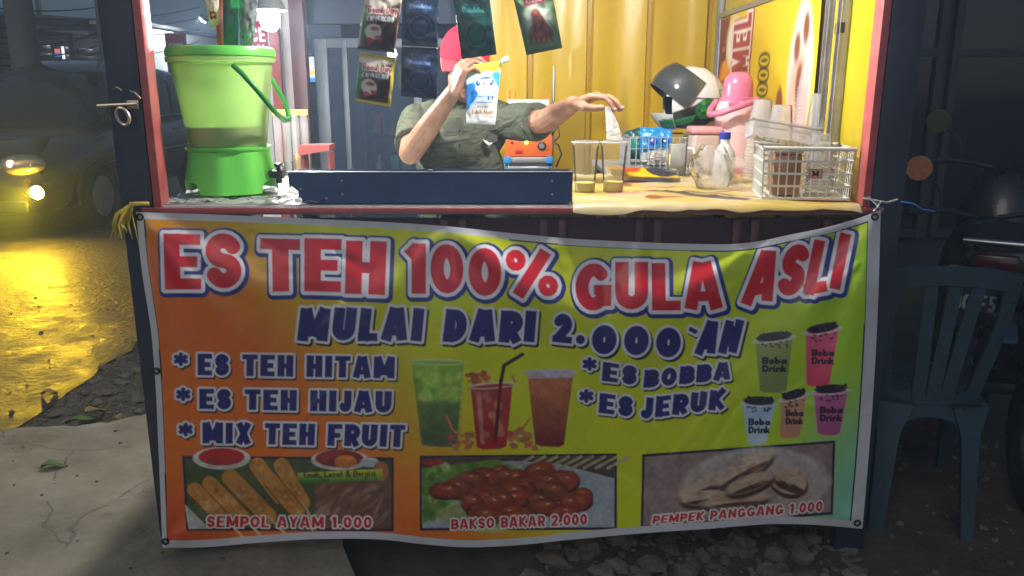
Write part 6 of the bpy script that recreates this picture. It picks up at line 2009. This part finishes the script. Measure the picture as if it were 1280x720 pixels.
# ================================================================== NEIGHBOURING BUILDINGS
M_DWALL = mat("dark_plaster", (.035, .042, .055), .8, var=.25, scale=1.4, dirt=.5, dirtcol=(.02, .024, .03), dscale=1.0, bump=.3)
M_DGLASS = mat("dark_window_glass", (.012, .016, .022), .08, var=.1, coat=.5)
M_DFRAME = mat("dark_frame", (.05, .055, .06), .4, .4)
M_PALE = mat("pale_plaster", (.11, .12, .13), .8, var=.25, scale=2)
nb = thing("neighbour_shop", "dark plastered shop front behind the motorcycles on the right", "building", (3.2, 5.6, 0))
MB().box((0, .15, 1.9), (4.2, .3, 3.8)).build("wall", M_DWALL, nb)
for x0, x1 in ((-1.62, -.35), (-.25, 1.0), (1.1, 1.9)):
    w = MB().box(((x0 + x1) / 2, -.012, 1.45), (x1 - x0, .02, 2.1)); wn_ = w.build("window", M_DGLASS, nb)
    fr = MB()
    for x in (x0, x1): fr.box((x, -.03, 1.45), (.05, .05, 2.2))
    for z in (.38, 1.6, 2.52): fr.box(((x0 + x1) / 2, -.028, z), (x1 - x0 - .05, .044, .05))
    fr.build("frame", M_DFRAME, wn_)
MB().box((-1.86, -.06, 1.6), (.2, .12, 3.2)).build("pillar", M_PALE, nb)
MB().box((0, -.3, 3.1), (4.3, .8, .08)).build("awning", M_DFRAME, nb)
# behind the open back of the stall: aluminium framed glass door in front of a dark room
M_DALU = mat('dull_aluminium', (.13, .15, .18), .5, .3, var=.15, dirt=.4, dirtcol=(.08, .09, .11))
gd = thing("glass_door", "aluminium framed glass door behind the open back of the stall", "glass door", (-.62, 4.42, 0))
xa, xb = P(397, 130, 4.42).x + .62, .46
for x, w in ((xa + .035, .07), (xa + .16, .03), (xb, .06), ((xa + xb) / 2 + .1, .045)):
    MB().box((x, 0, .81), (w, .05, 1.62), bevel=.004).build("stile", M_DALU, gd)
for z, h_ in ((1.60, .05), (.06, .12)):
    MB().box(((xa + xb) / 2, .002, z), (xb - xa, .046, h_), bevel=.003).build("rail", M_DALU, gd)
MB().box(((xa + xb) / 2, .0, .84), (xb - xa - .02, .006, 1.46)).build("pane", clear_mat("door_glass", (.62, .74, .90), .94, .02), gd)
bs = thing("back_room", "dark blue walled room seen through the glass door", "building", (-.4, 6.4, 0))
M_BLUEWALL = mat("blue_wall", (.06, .085, .14), .75, var=.2, scale=1.2, dirt=.4, dirtcol=(.03, .04, .07), dscale=1.2)
MB().box((.1, .1, 1.7), (2.0, .2, 3.4)).build("rear_wall", M_BLUEWALL, bs)
MB().box((1.15, -.95, 1.7), (.1, 1.9, 3.4)).build("side_wall", M_BLUEWALL, bs)
MB().box((.15, -1.0, 3.43), (2.1, 2.2, .06)).build("ceiling", M_BLUEWALL, bs)
MB().box((.15, -1.92, 2.55), (2.1, .1, 1.7)).build("lintel", M_BLUEWALL, bs)
# things hanging and standing in that room
rz_ = random.Random(12)
mc = None
t = thing("shop_shelf", "shelf of small goods inside the dark room behind the glass", "shelf", (-.55, 5.7, 0))
for z in (.75, 1.05, 1.35):
    MB().box((0, 0, z), (.9, .28, .02)).build("board", M_MGRY, t)
for s_ in (-1, 1): MB().box((s_ * .46, 0, .8), (.03, .28, 1.5)).build("upright", M_MGRY, t)
cols = [(.6, .05, .05), (.6, .6, .6), (.5, .4, .05), (.05, .15, .4), (.1, .3, .1), (.35, .2, .1)]
cm = [mat("shop_goods", c, .4) for c in cols]
k = 0
for z in (.76, 1.06, 1.36):
    x = -.40
    while x < .42:
        w = rz_.uniform(.04, .08); h_ = rz_.uniform(.09, .2)
        kind = rz_.random()
        mm = cm[rz_.randrange(6)]
        b = MB()
        nm = "small box"
        if kind < .5: b.box((0, 0, h_ / 2), (w, w, h_), bevel=.004)
        else:
            nm = "small bottle"; b.lathe([(w * .42, 0), (w * .45, h_ * .6), (w * .16, h_ * .8), (w * .16, h_)], n=14)
        o = b.build(nm.replace(" ", "_"), mm)
        o.location = (-.55 + x + w / 2, 5.66 + rz_.uniform(-.03, .03), z)
        tag(o, nm + " among the goods on the dark shelf behind the glass door", nm.split()[1], "goods on the shelf behind the glass")
        x += w + rz_.uniform(.01, .05)
def little_sign(c, w, h_, emis, label, nm="shop_light", cat="light", group=None, d=.03, split=None):
    t = thing(nm, label, cat, c, 0, group)
    MB().box((0, d / 2 + .003, 0), (w + .02, d, h_ + .02)).build("housing", M_DFRAME, t)
    if split:
        n_ = len(split)
        for i, (cc, st) in enumerate(split):
            MB().box((0, 0, h_ / 2 - h_ * (i + .5) / n_), (w, .006, h_ / n_)).build("panel", emit_mat("lit_panel", cc, st), t)
    else:
        MB().box((0, 0, 0), (w, .006, h_)).build("panel", emit_mat("lit_panel", *emis), t)
    return t
little_sign(P(392, 84, 4.56), .045, .11, None, "small lit white and yellow sticker panel on the post left of the glass door", "light_box", "light box", split=(((.8, .85, 1), .8), ((.9, .85, .8), .8), ((1, .75, .25), .8)))
little_sign(P(393, 98, 4.56), .05, .035, ((.08, .32, .9), 1.0), "small lit blue sticker panel below the white one left of the glass door", "light_box", "light box")
# pale round pillar and red-edged board left of the stall's back corner
t = thing("shop_board", "white shop board with red edge behind the lit bulb", "board", P(327, 60, 4.35).xy.to_3d())
p0 = P(308, 60, 4.35); p1 = P(354, 60, 4.35); w = p1.x - p0.x
MB().box((0, .04, 1.25), (w, .06, 2.5)).build("panel", M_WHITE, t)
MB().box((w / 2 - .025, .0, 1.25), (.05, .03, 2.5)).build("red_edge", M_REDTRIM, t)
nx5, nz5 = 70, 110
U, V = np.meshgrid(np.linspace(0, 30, nx5), np.linspace(0, 46, nz5))
cv = Canvas(U, V, (176, 26, 34), aa=.6)
cv.text("CE", ((6, 6), (27, 6), (27, 20), (6, 20)), [(0, (236, 236, 236), 0, 0)], t=.24)
cv.text("oo", ((13, 15), (26, 15), (26, 35), (13, 35)), [(0, (236, 236, 236), 0, 0)], t=.2)
for x in (16, 23): cv.ell(x, 23.5, 1.1, 1.1, (236, 236, 236)); cv.ell(x, 24, 1, 1, (236, 236, 236))
cv.poly([(8, 39), (26, 39), (26, 42), (8, 42)], (220, 210, 210))
ps0 = P(308, 42, 4.34); ps1 = P(336, 70, 4.34)
g_ = [[(ps0.x - t.location.x + (ps1.x - ps0.x) * U[i, j] / 30, -.003, ps0.z + .06 - (ps0.z - ps1.z + .12) * V[i, j] / 46) for j in range(nx5)] for i in range(nz5)]
printed(g_, cv, "sign_face", print_mat("sign_print", .4), t, thick=.004, smooth=30)
pp = P(366, 100, 4.30)
t = tag(MB().lathe([(.040, 0), (.040, 3.2)], n=24, origin=(0, 0, 0)).build("pillar", mat("pale_round_post", (.55, .5, .46), .6, dirt=.4, dirtcol=(.3, .2, .18))), "pale round post standing beside the dark red rear post", "post")
t.location = (pp.x, 4.30, 0)

# ---- across the road
BT = "low buildings across the road"
def house(label, x0, x1, y0, y1, h_, wall, roof_m, over=.5, shutters=3, slope=.5, sign=None):
    t = thing("shop_house", label, "building", ((x0 + x1) / 2, (y0 + y1) / 2, 0), 0, BT)
    w, d = x1 - x0, y1 - y0
    MB().box((0, 0, h_ / 2), (w, d, h_)).build("wall", wall, t)
    b = MB(); b.prism([(w / 2 + over, h_ - .1), (w / 2 + over, h_), (-w / 2, h_ + slope), (-w / 2, h_ + slope - .1)], -d / 2 - .05, d / 2 + .05, plane='xz'); b.build("roof", roof_m, t)
    for i in range(shutters):
        yy = -d / 2 + d * (i + .5) / shutters
        s_ = MB()
        for k in range(12): s_.box((w / 2 + .012, yy, .2 + .19 * k), (.024, d / shutters * .74, .175), bevel=.006)
        s_.build("shutter", M_MGRY, t)
    return t
M_GRW = mat("grey_wall", (.16, .17, .18), .8, var=.25, scale=.6, dirt=.6, dirtcol=(.06, .065, .07), dscale=.5)
M_TIN = mat("tin_roof", (.12, .12, .125), .55, .3, var=.3, scale=.8)
M_LITW = mat("white_cladding", (.62, .66, .66), .7, var=.1, scale=.6, dirt=.5, dirtcol=(.35, .38, .38), dscale=.7, stretch=(1, 6, .3))
house("dark shuttered shop house nearest across the road", -17, -11.4, 10, 18.4, 6.0, M_DWALL, M_TIN)
house("low grey shop house under the cables across the road", -16, -11.2, 18.8, 21.2, 2.75, M_GRW, M_TIN, slope=.25)
house("grey shop house with tin roof, second along the far side", -16, -11.2, 21.4, 24.6, 3.05, M_GRW, M_TIN, slope=.2)
wh = house("white clad shop house seen between post and dispenser", -15.5, -10.9, 25.2, 31.0, 3.25, M_LITW, M_TIN, over=.15, shutters=0, slope=.35)
house("long dark shop house at the far end of the street", -16, -10.9, 31.6, 50, 2.9, M_DWALL, M_TIN, shutters=6)
hs = thing("far_shop", "wide dark shop closing the far end of the street", "building", (-6, 60, 0))
MB().box((0, 0, 2.4), (14, 4, 4.8)).build("wall", M_DWALL, hs); MB().box((0, -2.3, 3.0), (14, .8, .15)).build("awning", M_TIN, hs)
# red signs on the white shop house
t = thing("wall_sign", "tall red and white sign on the white shop house", "sign", P(222, 70, 24.9))
nx5, nz5 = 50, 110
U, V = np.meshgrid(np.linspace(0, 50, nx5), np.linspace(0, 110, nz5))
cv = Canvas(U, V, (190, 30, 40), aa=1)
cv.poly([(8, 24), (42, 24), (42, 104), (8, 104)], (226, 226, 226)); cv.text("N", ((12, 28), (38, 28), (38, 58), (12, 58)), [(0, (190, 30, 40), 0, 0)], t=.28); cv.ell(25, 70, 10, 9, (90, 170, 80)); cv.text("E", ((14, 82), (36, 82), (36, 102), (14, 102)), [(0, (190, 30, 40), 0, 0)], t=.28)
wv = .62; hv = 1.30
g_ = [[(-wv / 2 + wv * U[i, j] / 50, 0, hv / 2 - hv * V[i, j] / 110) for j in range(nx5)] for i in range(nz5)]
printed(g_, cv, "face", print_mat("sign_print", .4), t, thick=.05, smooth=30)
MB().tube([(0, .1, -.6), (0, .1, -P(222, 70, 24.9).z)], .05, n=10).build("post", M_DFRAME, t)
t = thing("added_wall_light", "added flood lamp brightening the white shop house wall", "lamp", (-9.7, 26.6, 3.5), R(-90))  # added lamp, put here only to brighten the white house
MB().box((0, 0, 0), (.3, .12, .2), rot=(R(40), 0, 0), bevel=.02).build("housing", M_DFRAME, t)
MB().tube([(0, .05, .05), (0, 1.2, .1)], .02, n=8).build("arm", M_DFRAME, t)
MB().box((0, -.055, -.065), (.24, .012, .15), rot=(R(40), 0, 0)).build("lens", emit_mat("added_light_lens", (.9, .97, 1.0), 900), t)
# small lights along the far side
for px_, py_, w, h_, cc, st, lab in ((134, 102, .16, .12, (.95, 1, .95), 3.0, "left of two round white shop lights far across the road"), (143, 103, .13, .12, (.95, 1, .95), 3.0, "right of two round white shop lights far across the road"),
                                     (106, 107, .66, .045, (.95, .96, 1), 1.6, "long white tube light far across the road"), (47, 100, .26, .07, (.12, .35, .8), .6, "blue lit strip on a dark shop across the road"),
                                     (40, 82, .07, .07, (1, .98, .9), 1.4, "tiny white light on the nearest dark shop house")):
    little_sign(P(px_, py_, 17.6 if px_ < 120 else 18.5), w, h_, (cc, st), lab, group="small shop lights across the road")
little_sign(P(72, 66, 18.2), .12, .17, None, "red and blue lit sign across the road", "light_box", "light box", split=(((.8, .2, .2), .8), ((.15, .25, .8), .6)))
little_sign(P(79, 66, 18.2), .06, .26, ((.95, .97, 1), 1.2), "narrow white lit sign beside the red and blue one", "light_box", "light box")
# utility poles and cables
def pole(label, x, y, h_, r_):
    t = thing("utility_pole", label, "pole", (x, y, 0), 0, "utility poles along the road")
    MB().tube([(0, 0, 0), (0, 0, h_)], [r_, r_ * .7], n=16).build("shaft", M_PALE, t, 60)
    for z in (h_ - .5, h_ - 1.1):
        MB().box((0, 0, z), (1.3, .08, .1)).build("crossarm", M_DFRAME, t)
    for k in range(4):
        MB().lathe([(.03, 0), (.045, .03), (.03, .06), (.04, .09), (.015, .12)], n=10, origin=(-.55 + .37 * k, 0, h_ - .45)).build("insulator", M_MGRY, t)
    return t
pa = P(30, 60, 9.5); pole("thick dark utility pole at the left picture edge", pa.x, 9.5, 8.5, .16)
pb = P(129, 40, 16.5); pole("utility pole with cables rising behind the left stall post", pb.x, 16.5, 8.0, .11)
pc = P(222, 40, 34); pole("distant utility pole before the white shop house", pc.x, 24.2, 7.5, .09)
rc = random.Random(9)
def cable(a, b_, sag, r_=.012, n=24):
    a, b_ = Vector(a), Vector(b_)
    return MB().tube([a.lerp(b_, i / n) - Vector((0, 0, 4 * sag * (i / n) * (1 - i / n))) for i in range(n + 1)], r_, n=5)
for k in range(9):
    a = P(-60, 2 + 9 * k + rc.uniform(-4, 4), 13.0); c_ = P(140 + 110 * (k % 2), 6 + 6.5 * k + rc.uniform(-4, 5), 17 + 8 * (k % 2))
    o = cable(a, c_, rc.uniform(.1, .35)).build("power_cable", M_BLACK, None, 60)
    tag(o, "black power cable sagging across the upper left above the road", "cable", "power cables over the road")

# ================================================================== CAR on the road
M_PAINT = mat("car_paint", (.05, .042, .04), .22, .35, var=.08, coat=1.0)
M_CGLASS = mat("car_glass", (.01, .012, .015), .04, coat=.6)
car = thing("parked_car", "dark car facing us on the road with one yellow fog lamp lit", "car", (-5.0, 7.25, 0.012))
b = MB()
# stations from the nose (y=0) to the tail (y=4.2)
loft(b, [(.02, .60, .30, .62), (.06, .74, .24, .72), (.16, .80, .20, .78), (.5, .84, .19, .88), (1.0, .855, .19, .95), (1.4, .86, .19, 1.00), (2.4, .865, .2, 1.02), (3.4, .86, .22, 1.03), (3.95, .82, .26, 1.02), (4.15, .74, .32, .96), (4.2, .6, .4, .85)], n=36, p=4.5)
body = b.build("body", M_PAINT, car, 40)
b = MB()
loft(b, [(1.02, .66, .90, .99), (1.3, .70, .90, 1.22), (1.75, .70, .90, 1.56), (2.2, .69, .90, 1.66), (3.0, .68, .9, 1.67), (3.7, .66, .9, 1.60), (4.05, .62, .9, 1.1)], n=32, p=3.4)
b.build("cabin", M_PAINT, car, 40)
# glass: windscreen and side windows, slightly proud of the cabin
b = MB(); b.sheet([[(x, 1.10 + .64 * q - .035 + .05 * (x / .6) ** 2, 1.0 + .50 * q + .03) for x in [-.58 + .116 * k for k in range(11)]] for q in (0, .25, .5, .75, 1)])
b.build("windscreen", M_CGLASS, car, 180)
for s_ in (-1, 1):
    for y0, y1, sl0, sl1 in ((1.42, 2.22, .42, .0), (2.30, 3.05, 0, 0), (3.13, 3.72, 0, .2)):
        b = MB(); b.sheet([[(s_ * (.722 - .05 * q ** 2), y0 + sl0 * q + (y1 - sl1 * q - y0 - sl0 * q) * k / 6, 1.05 + .46 * q) for k in range(7)] for q in (0, .33, .66, 1)])
        wv_ = b.build("side_window", M_CGLASS, car, 180)
        b = MB(); b.tube([(s_ * .745, y0, 1.035), (s_ * .745, y1, 1.035)], .009, n=8); b.build("window_trim", M_CHROME, wv_, 60)
    b = MB(); b.box((s_ * .90, 1.42, 1.10), (.16, .10, .13), bevel=.035, seg=3); b.tube([(s_ * .80, 1.44, 1.06), (s_ * .86, 1.43, 1.08)], .02, n=8); b.build("wing_mirror", M_PAINT, car)
    # door handles
    for y in (2.1, 2.95):
        MB().box((s_ * .872, y, .90), (.02, .17, .028), bevel=.008).build("door_handle", M_CHROME, car)
    # side crease trim
    MB().tube([(s_ * .868, .95, .62), (s_ * .874, 2.4, .66), (s_ * .866, 3.7, .68)], .008, n=8).build("side_trim", M_CHROME, car, 60)
    for y in (.80, 3.38):
        MR = Matrix.Translation((s_ * .80, y, .31)) @ Matrix.Rotation(PI / 2, 4, 'Y')
        tw = MB().lathe([(.2, -.10), (.29, -.095), (.31, -.06), (.31, .06), (.29, .095), (.2, .10)], n=36, mat=MR).build("wheel", M_TYRE, car, 40)
        rm = MB().lathe([(.2, -.104), (.2, .104)], n=28, mat=MR)
        for k in range(6):
            rm.add(*(lambda q: (q.v, q.f))(MB().box((0, .1, 0), (.03, .18, .222))), MR @ Matrix.Rotation(2 * PI * k / 6, 4, 'Z'))
        rm.build("rim", M_ALU, tw, 40)
        ab = MB(); ab.tube([(s_ * .858, y + .37 * math.cos(a), .31 + .37 * math.sin(a)) for a in [R(-8 + 196 * k / 18) for k in range(19)]], .028, n=8); ab.build("wheel_arch", M_BLACK, car, 60)
    # headlight: chrome bowl, lamp and clear cover
    MRh = Matrix.Translation((s_ * .56, .07, .66))
    hl = MB().ball((s_ * .56, .10, .68), (.19, .14, .085)).build("headlight", mat("headlight_bowl", (.6, .58, .55), .15, .9), car, 180)
    MB().ball((s_ * .52, -.02, .70), (.035, .03, .035)).build("lamp", emit_mat("dim_headlamp", (1, .72, .45), 3.0 if s_ > 0 else 2.0), hl, 180)
    MB().ball((s_ * .56, .09, .68), (.205, .155, .098)).build("lens", clear_mat("headlight_lens", (1, .96, .9), .72, .03), hl, 180)
    b = MB().lathe([(.03, 0), (.06, .03), (.065, .04)], n=24, mat=Matrix.Translation((s_ * .70, .05, .44)) @ Matrix.Rotation(PI / 2, 4, 'X')); fb = b.build("fog_lamp", M_BLACK, car, 40)
    if s_ > 0:
        MB().ball((.70, .012, .44), (.064, .024, .058)).build("lens", emit_mat("lit_fog_lens", (1.0, .60, .03), 800), fb, 180)
b = MB()
for k in range(5): b.box((0, .05 - .004 * k, .52 + .035 * k), (.70, .03, .014), bevel=.004)
b.build("grille", M_CHROME, car)
MB().box((0, .02, .30), (1.2, .06, .12), bevel=.02).build("air_intake", M_BLACK, car)
MB().box((0, -.006, .42), (.42, .012, .12)).build("number_plate", M_WHITE, car)
# the yellow beam of that lamp
FOG_W = 300.0
sl_ = bpy.data.lights.new("fog_lamp_beam", 'SPOT')
sl_.energy = FOG_W
sl_.color = (1.0, .66, .02)
sl_.spot_size = R(78)
sl_.spot_blend = .9
sl_.shadow_soft_size = .05
so = bpy.data.objects.new("fog_lamp_beam", sl_)
C.objects.link(so)
so.parent = car
so.location = (.70, -.06, .44)
so.rotation_euler = Vector((-.01, -1, -.20)).to_track_quat('-Z', 'Y').to_euler()

# ================================================================== SMALL THINGS AT THE BANNER'S CORNERS
def raffia(p, label):
    b = MB(); q_ = random.Random(2)
    for k in range(9):
        a = Vector((q_.uniform(-.012, .012), q_.uniform(-.01, .01), 0))
        pts = [a * .3, a + Vector((-.012 - .002 * k, -.01, -.02)), a + Vector((-.02 - q_.uniform(0, .025), -.012, -.05)), a + Vector((-.022 - q_.uniform(-.01, .03), -.01, -.065 - q_.uniform(0, .03)))]
        b.tube(pts, [.004, .0045, .003, .001], n=5)
    b.tube([(.0, 0, .004), (.03, -.004, .006), (.045, .01, .004)], .006, n=6)
    b.tube([(.0, -.002, -.002), (.016, -.006, -.12), (.034, -.008, -.32), (.042, -.01, -.42)], .0016, n=5)
    o = b.build("raffia_tie", mat("yellow_raffia", (.66, .5, .06), .5, var=.3, scale=60), None, 60)
    o.location = p
    return tag(o, label, "tie")
raffia(P(163, 257, 2.14), "yellow raffia tie tufted at the banner's upper left corner")
b = MB()
p = P(1096, 252, 2.14)
b.tube([p + Vector((-.03, .02, .006)), p + Vector((0, 0, .002)), p + Vector((.03, .004, -.004)), p + Vector((.06, .01, .004))], .0032, n=7)
b.tube([p + Vector((-.02, .01, .012)), p + Vector((.005, -.004, -.012)), p + Vector((-.006, .0, -.026))], .003, n=7)
b.tube([p + Vector((.01, 0, 0)), p + Vector((.0, -.006, -.014)), p + Vector((.02, .0, -.02))], .003, n=7)
tag(local(b, p).build("cloth_tie", mat("grey_rag", (.4, .38, .36), .8), None, 60), "grey cord knotted round the right post at the banner corner", "tie").location = p
p = P(1126, 252, 2.15)
b = MB().tube([(0, 0, 0), (.03, -.01, -.004), (.055, -.01, -.02), (.09, -.01, -.026)], .0022, n=6)
o = b.build("blue_wire", mat("blue_wire_plastic", (.05, .16, .5), .4), None, 60); o.location = p
tag(o, "short blue wire end sticking out from the right post", "wire")
# plank and paper under the banner
p = Z(345, 689, .03)
b = MB().sheet([[(x, y, .004 * math.sin(x * 40) + .002) for x in [-.13 + .02 * k for k in range(14)]] for y in (-.012, 0, .012)])
o = b.build("paper_strip", mat("grey_paper", (.35, .34, .32), .8), None, 60); o.location = (p.x, p.y, .06)
tag(o, "torn whitish paper strip on the slab under the banner's left half", "paper")
# ================================================================== NIGHT HAZE
HAZE = 0.016
hz = MB().box((0, 60, 6.0), (140, 150, 14.0)).build("haze", None, None, smooth=0)
hm = bpy.data.materials.new("haze_air")
hm.use_nodes = True
hn = hm.node_tree.nodes
hn.clear()
ho = hn.new("ShaderNodeOutputMaterial")
hv_ = hn.new("ShaderNodeVolumePrincipled")
hv_.inputs["Color"].default_value = (.55, .74, 1.0, 1)
hv_.inputs["Density"].default_value = HAZE
hv_.inputs["Anisotropy"].default_value = .45
hm.node_tree.links.new(hv_.outputs[0], ho.inputs["Volume"])
hz.data.materials.append(hm)
tag(hz, kind="stuff")
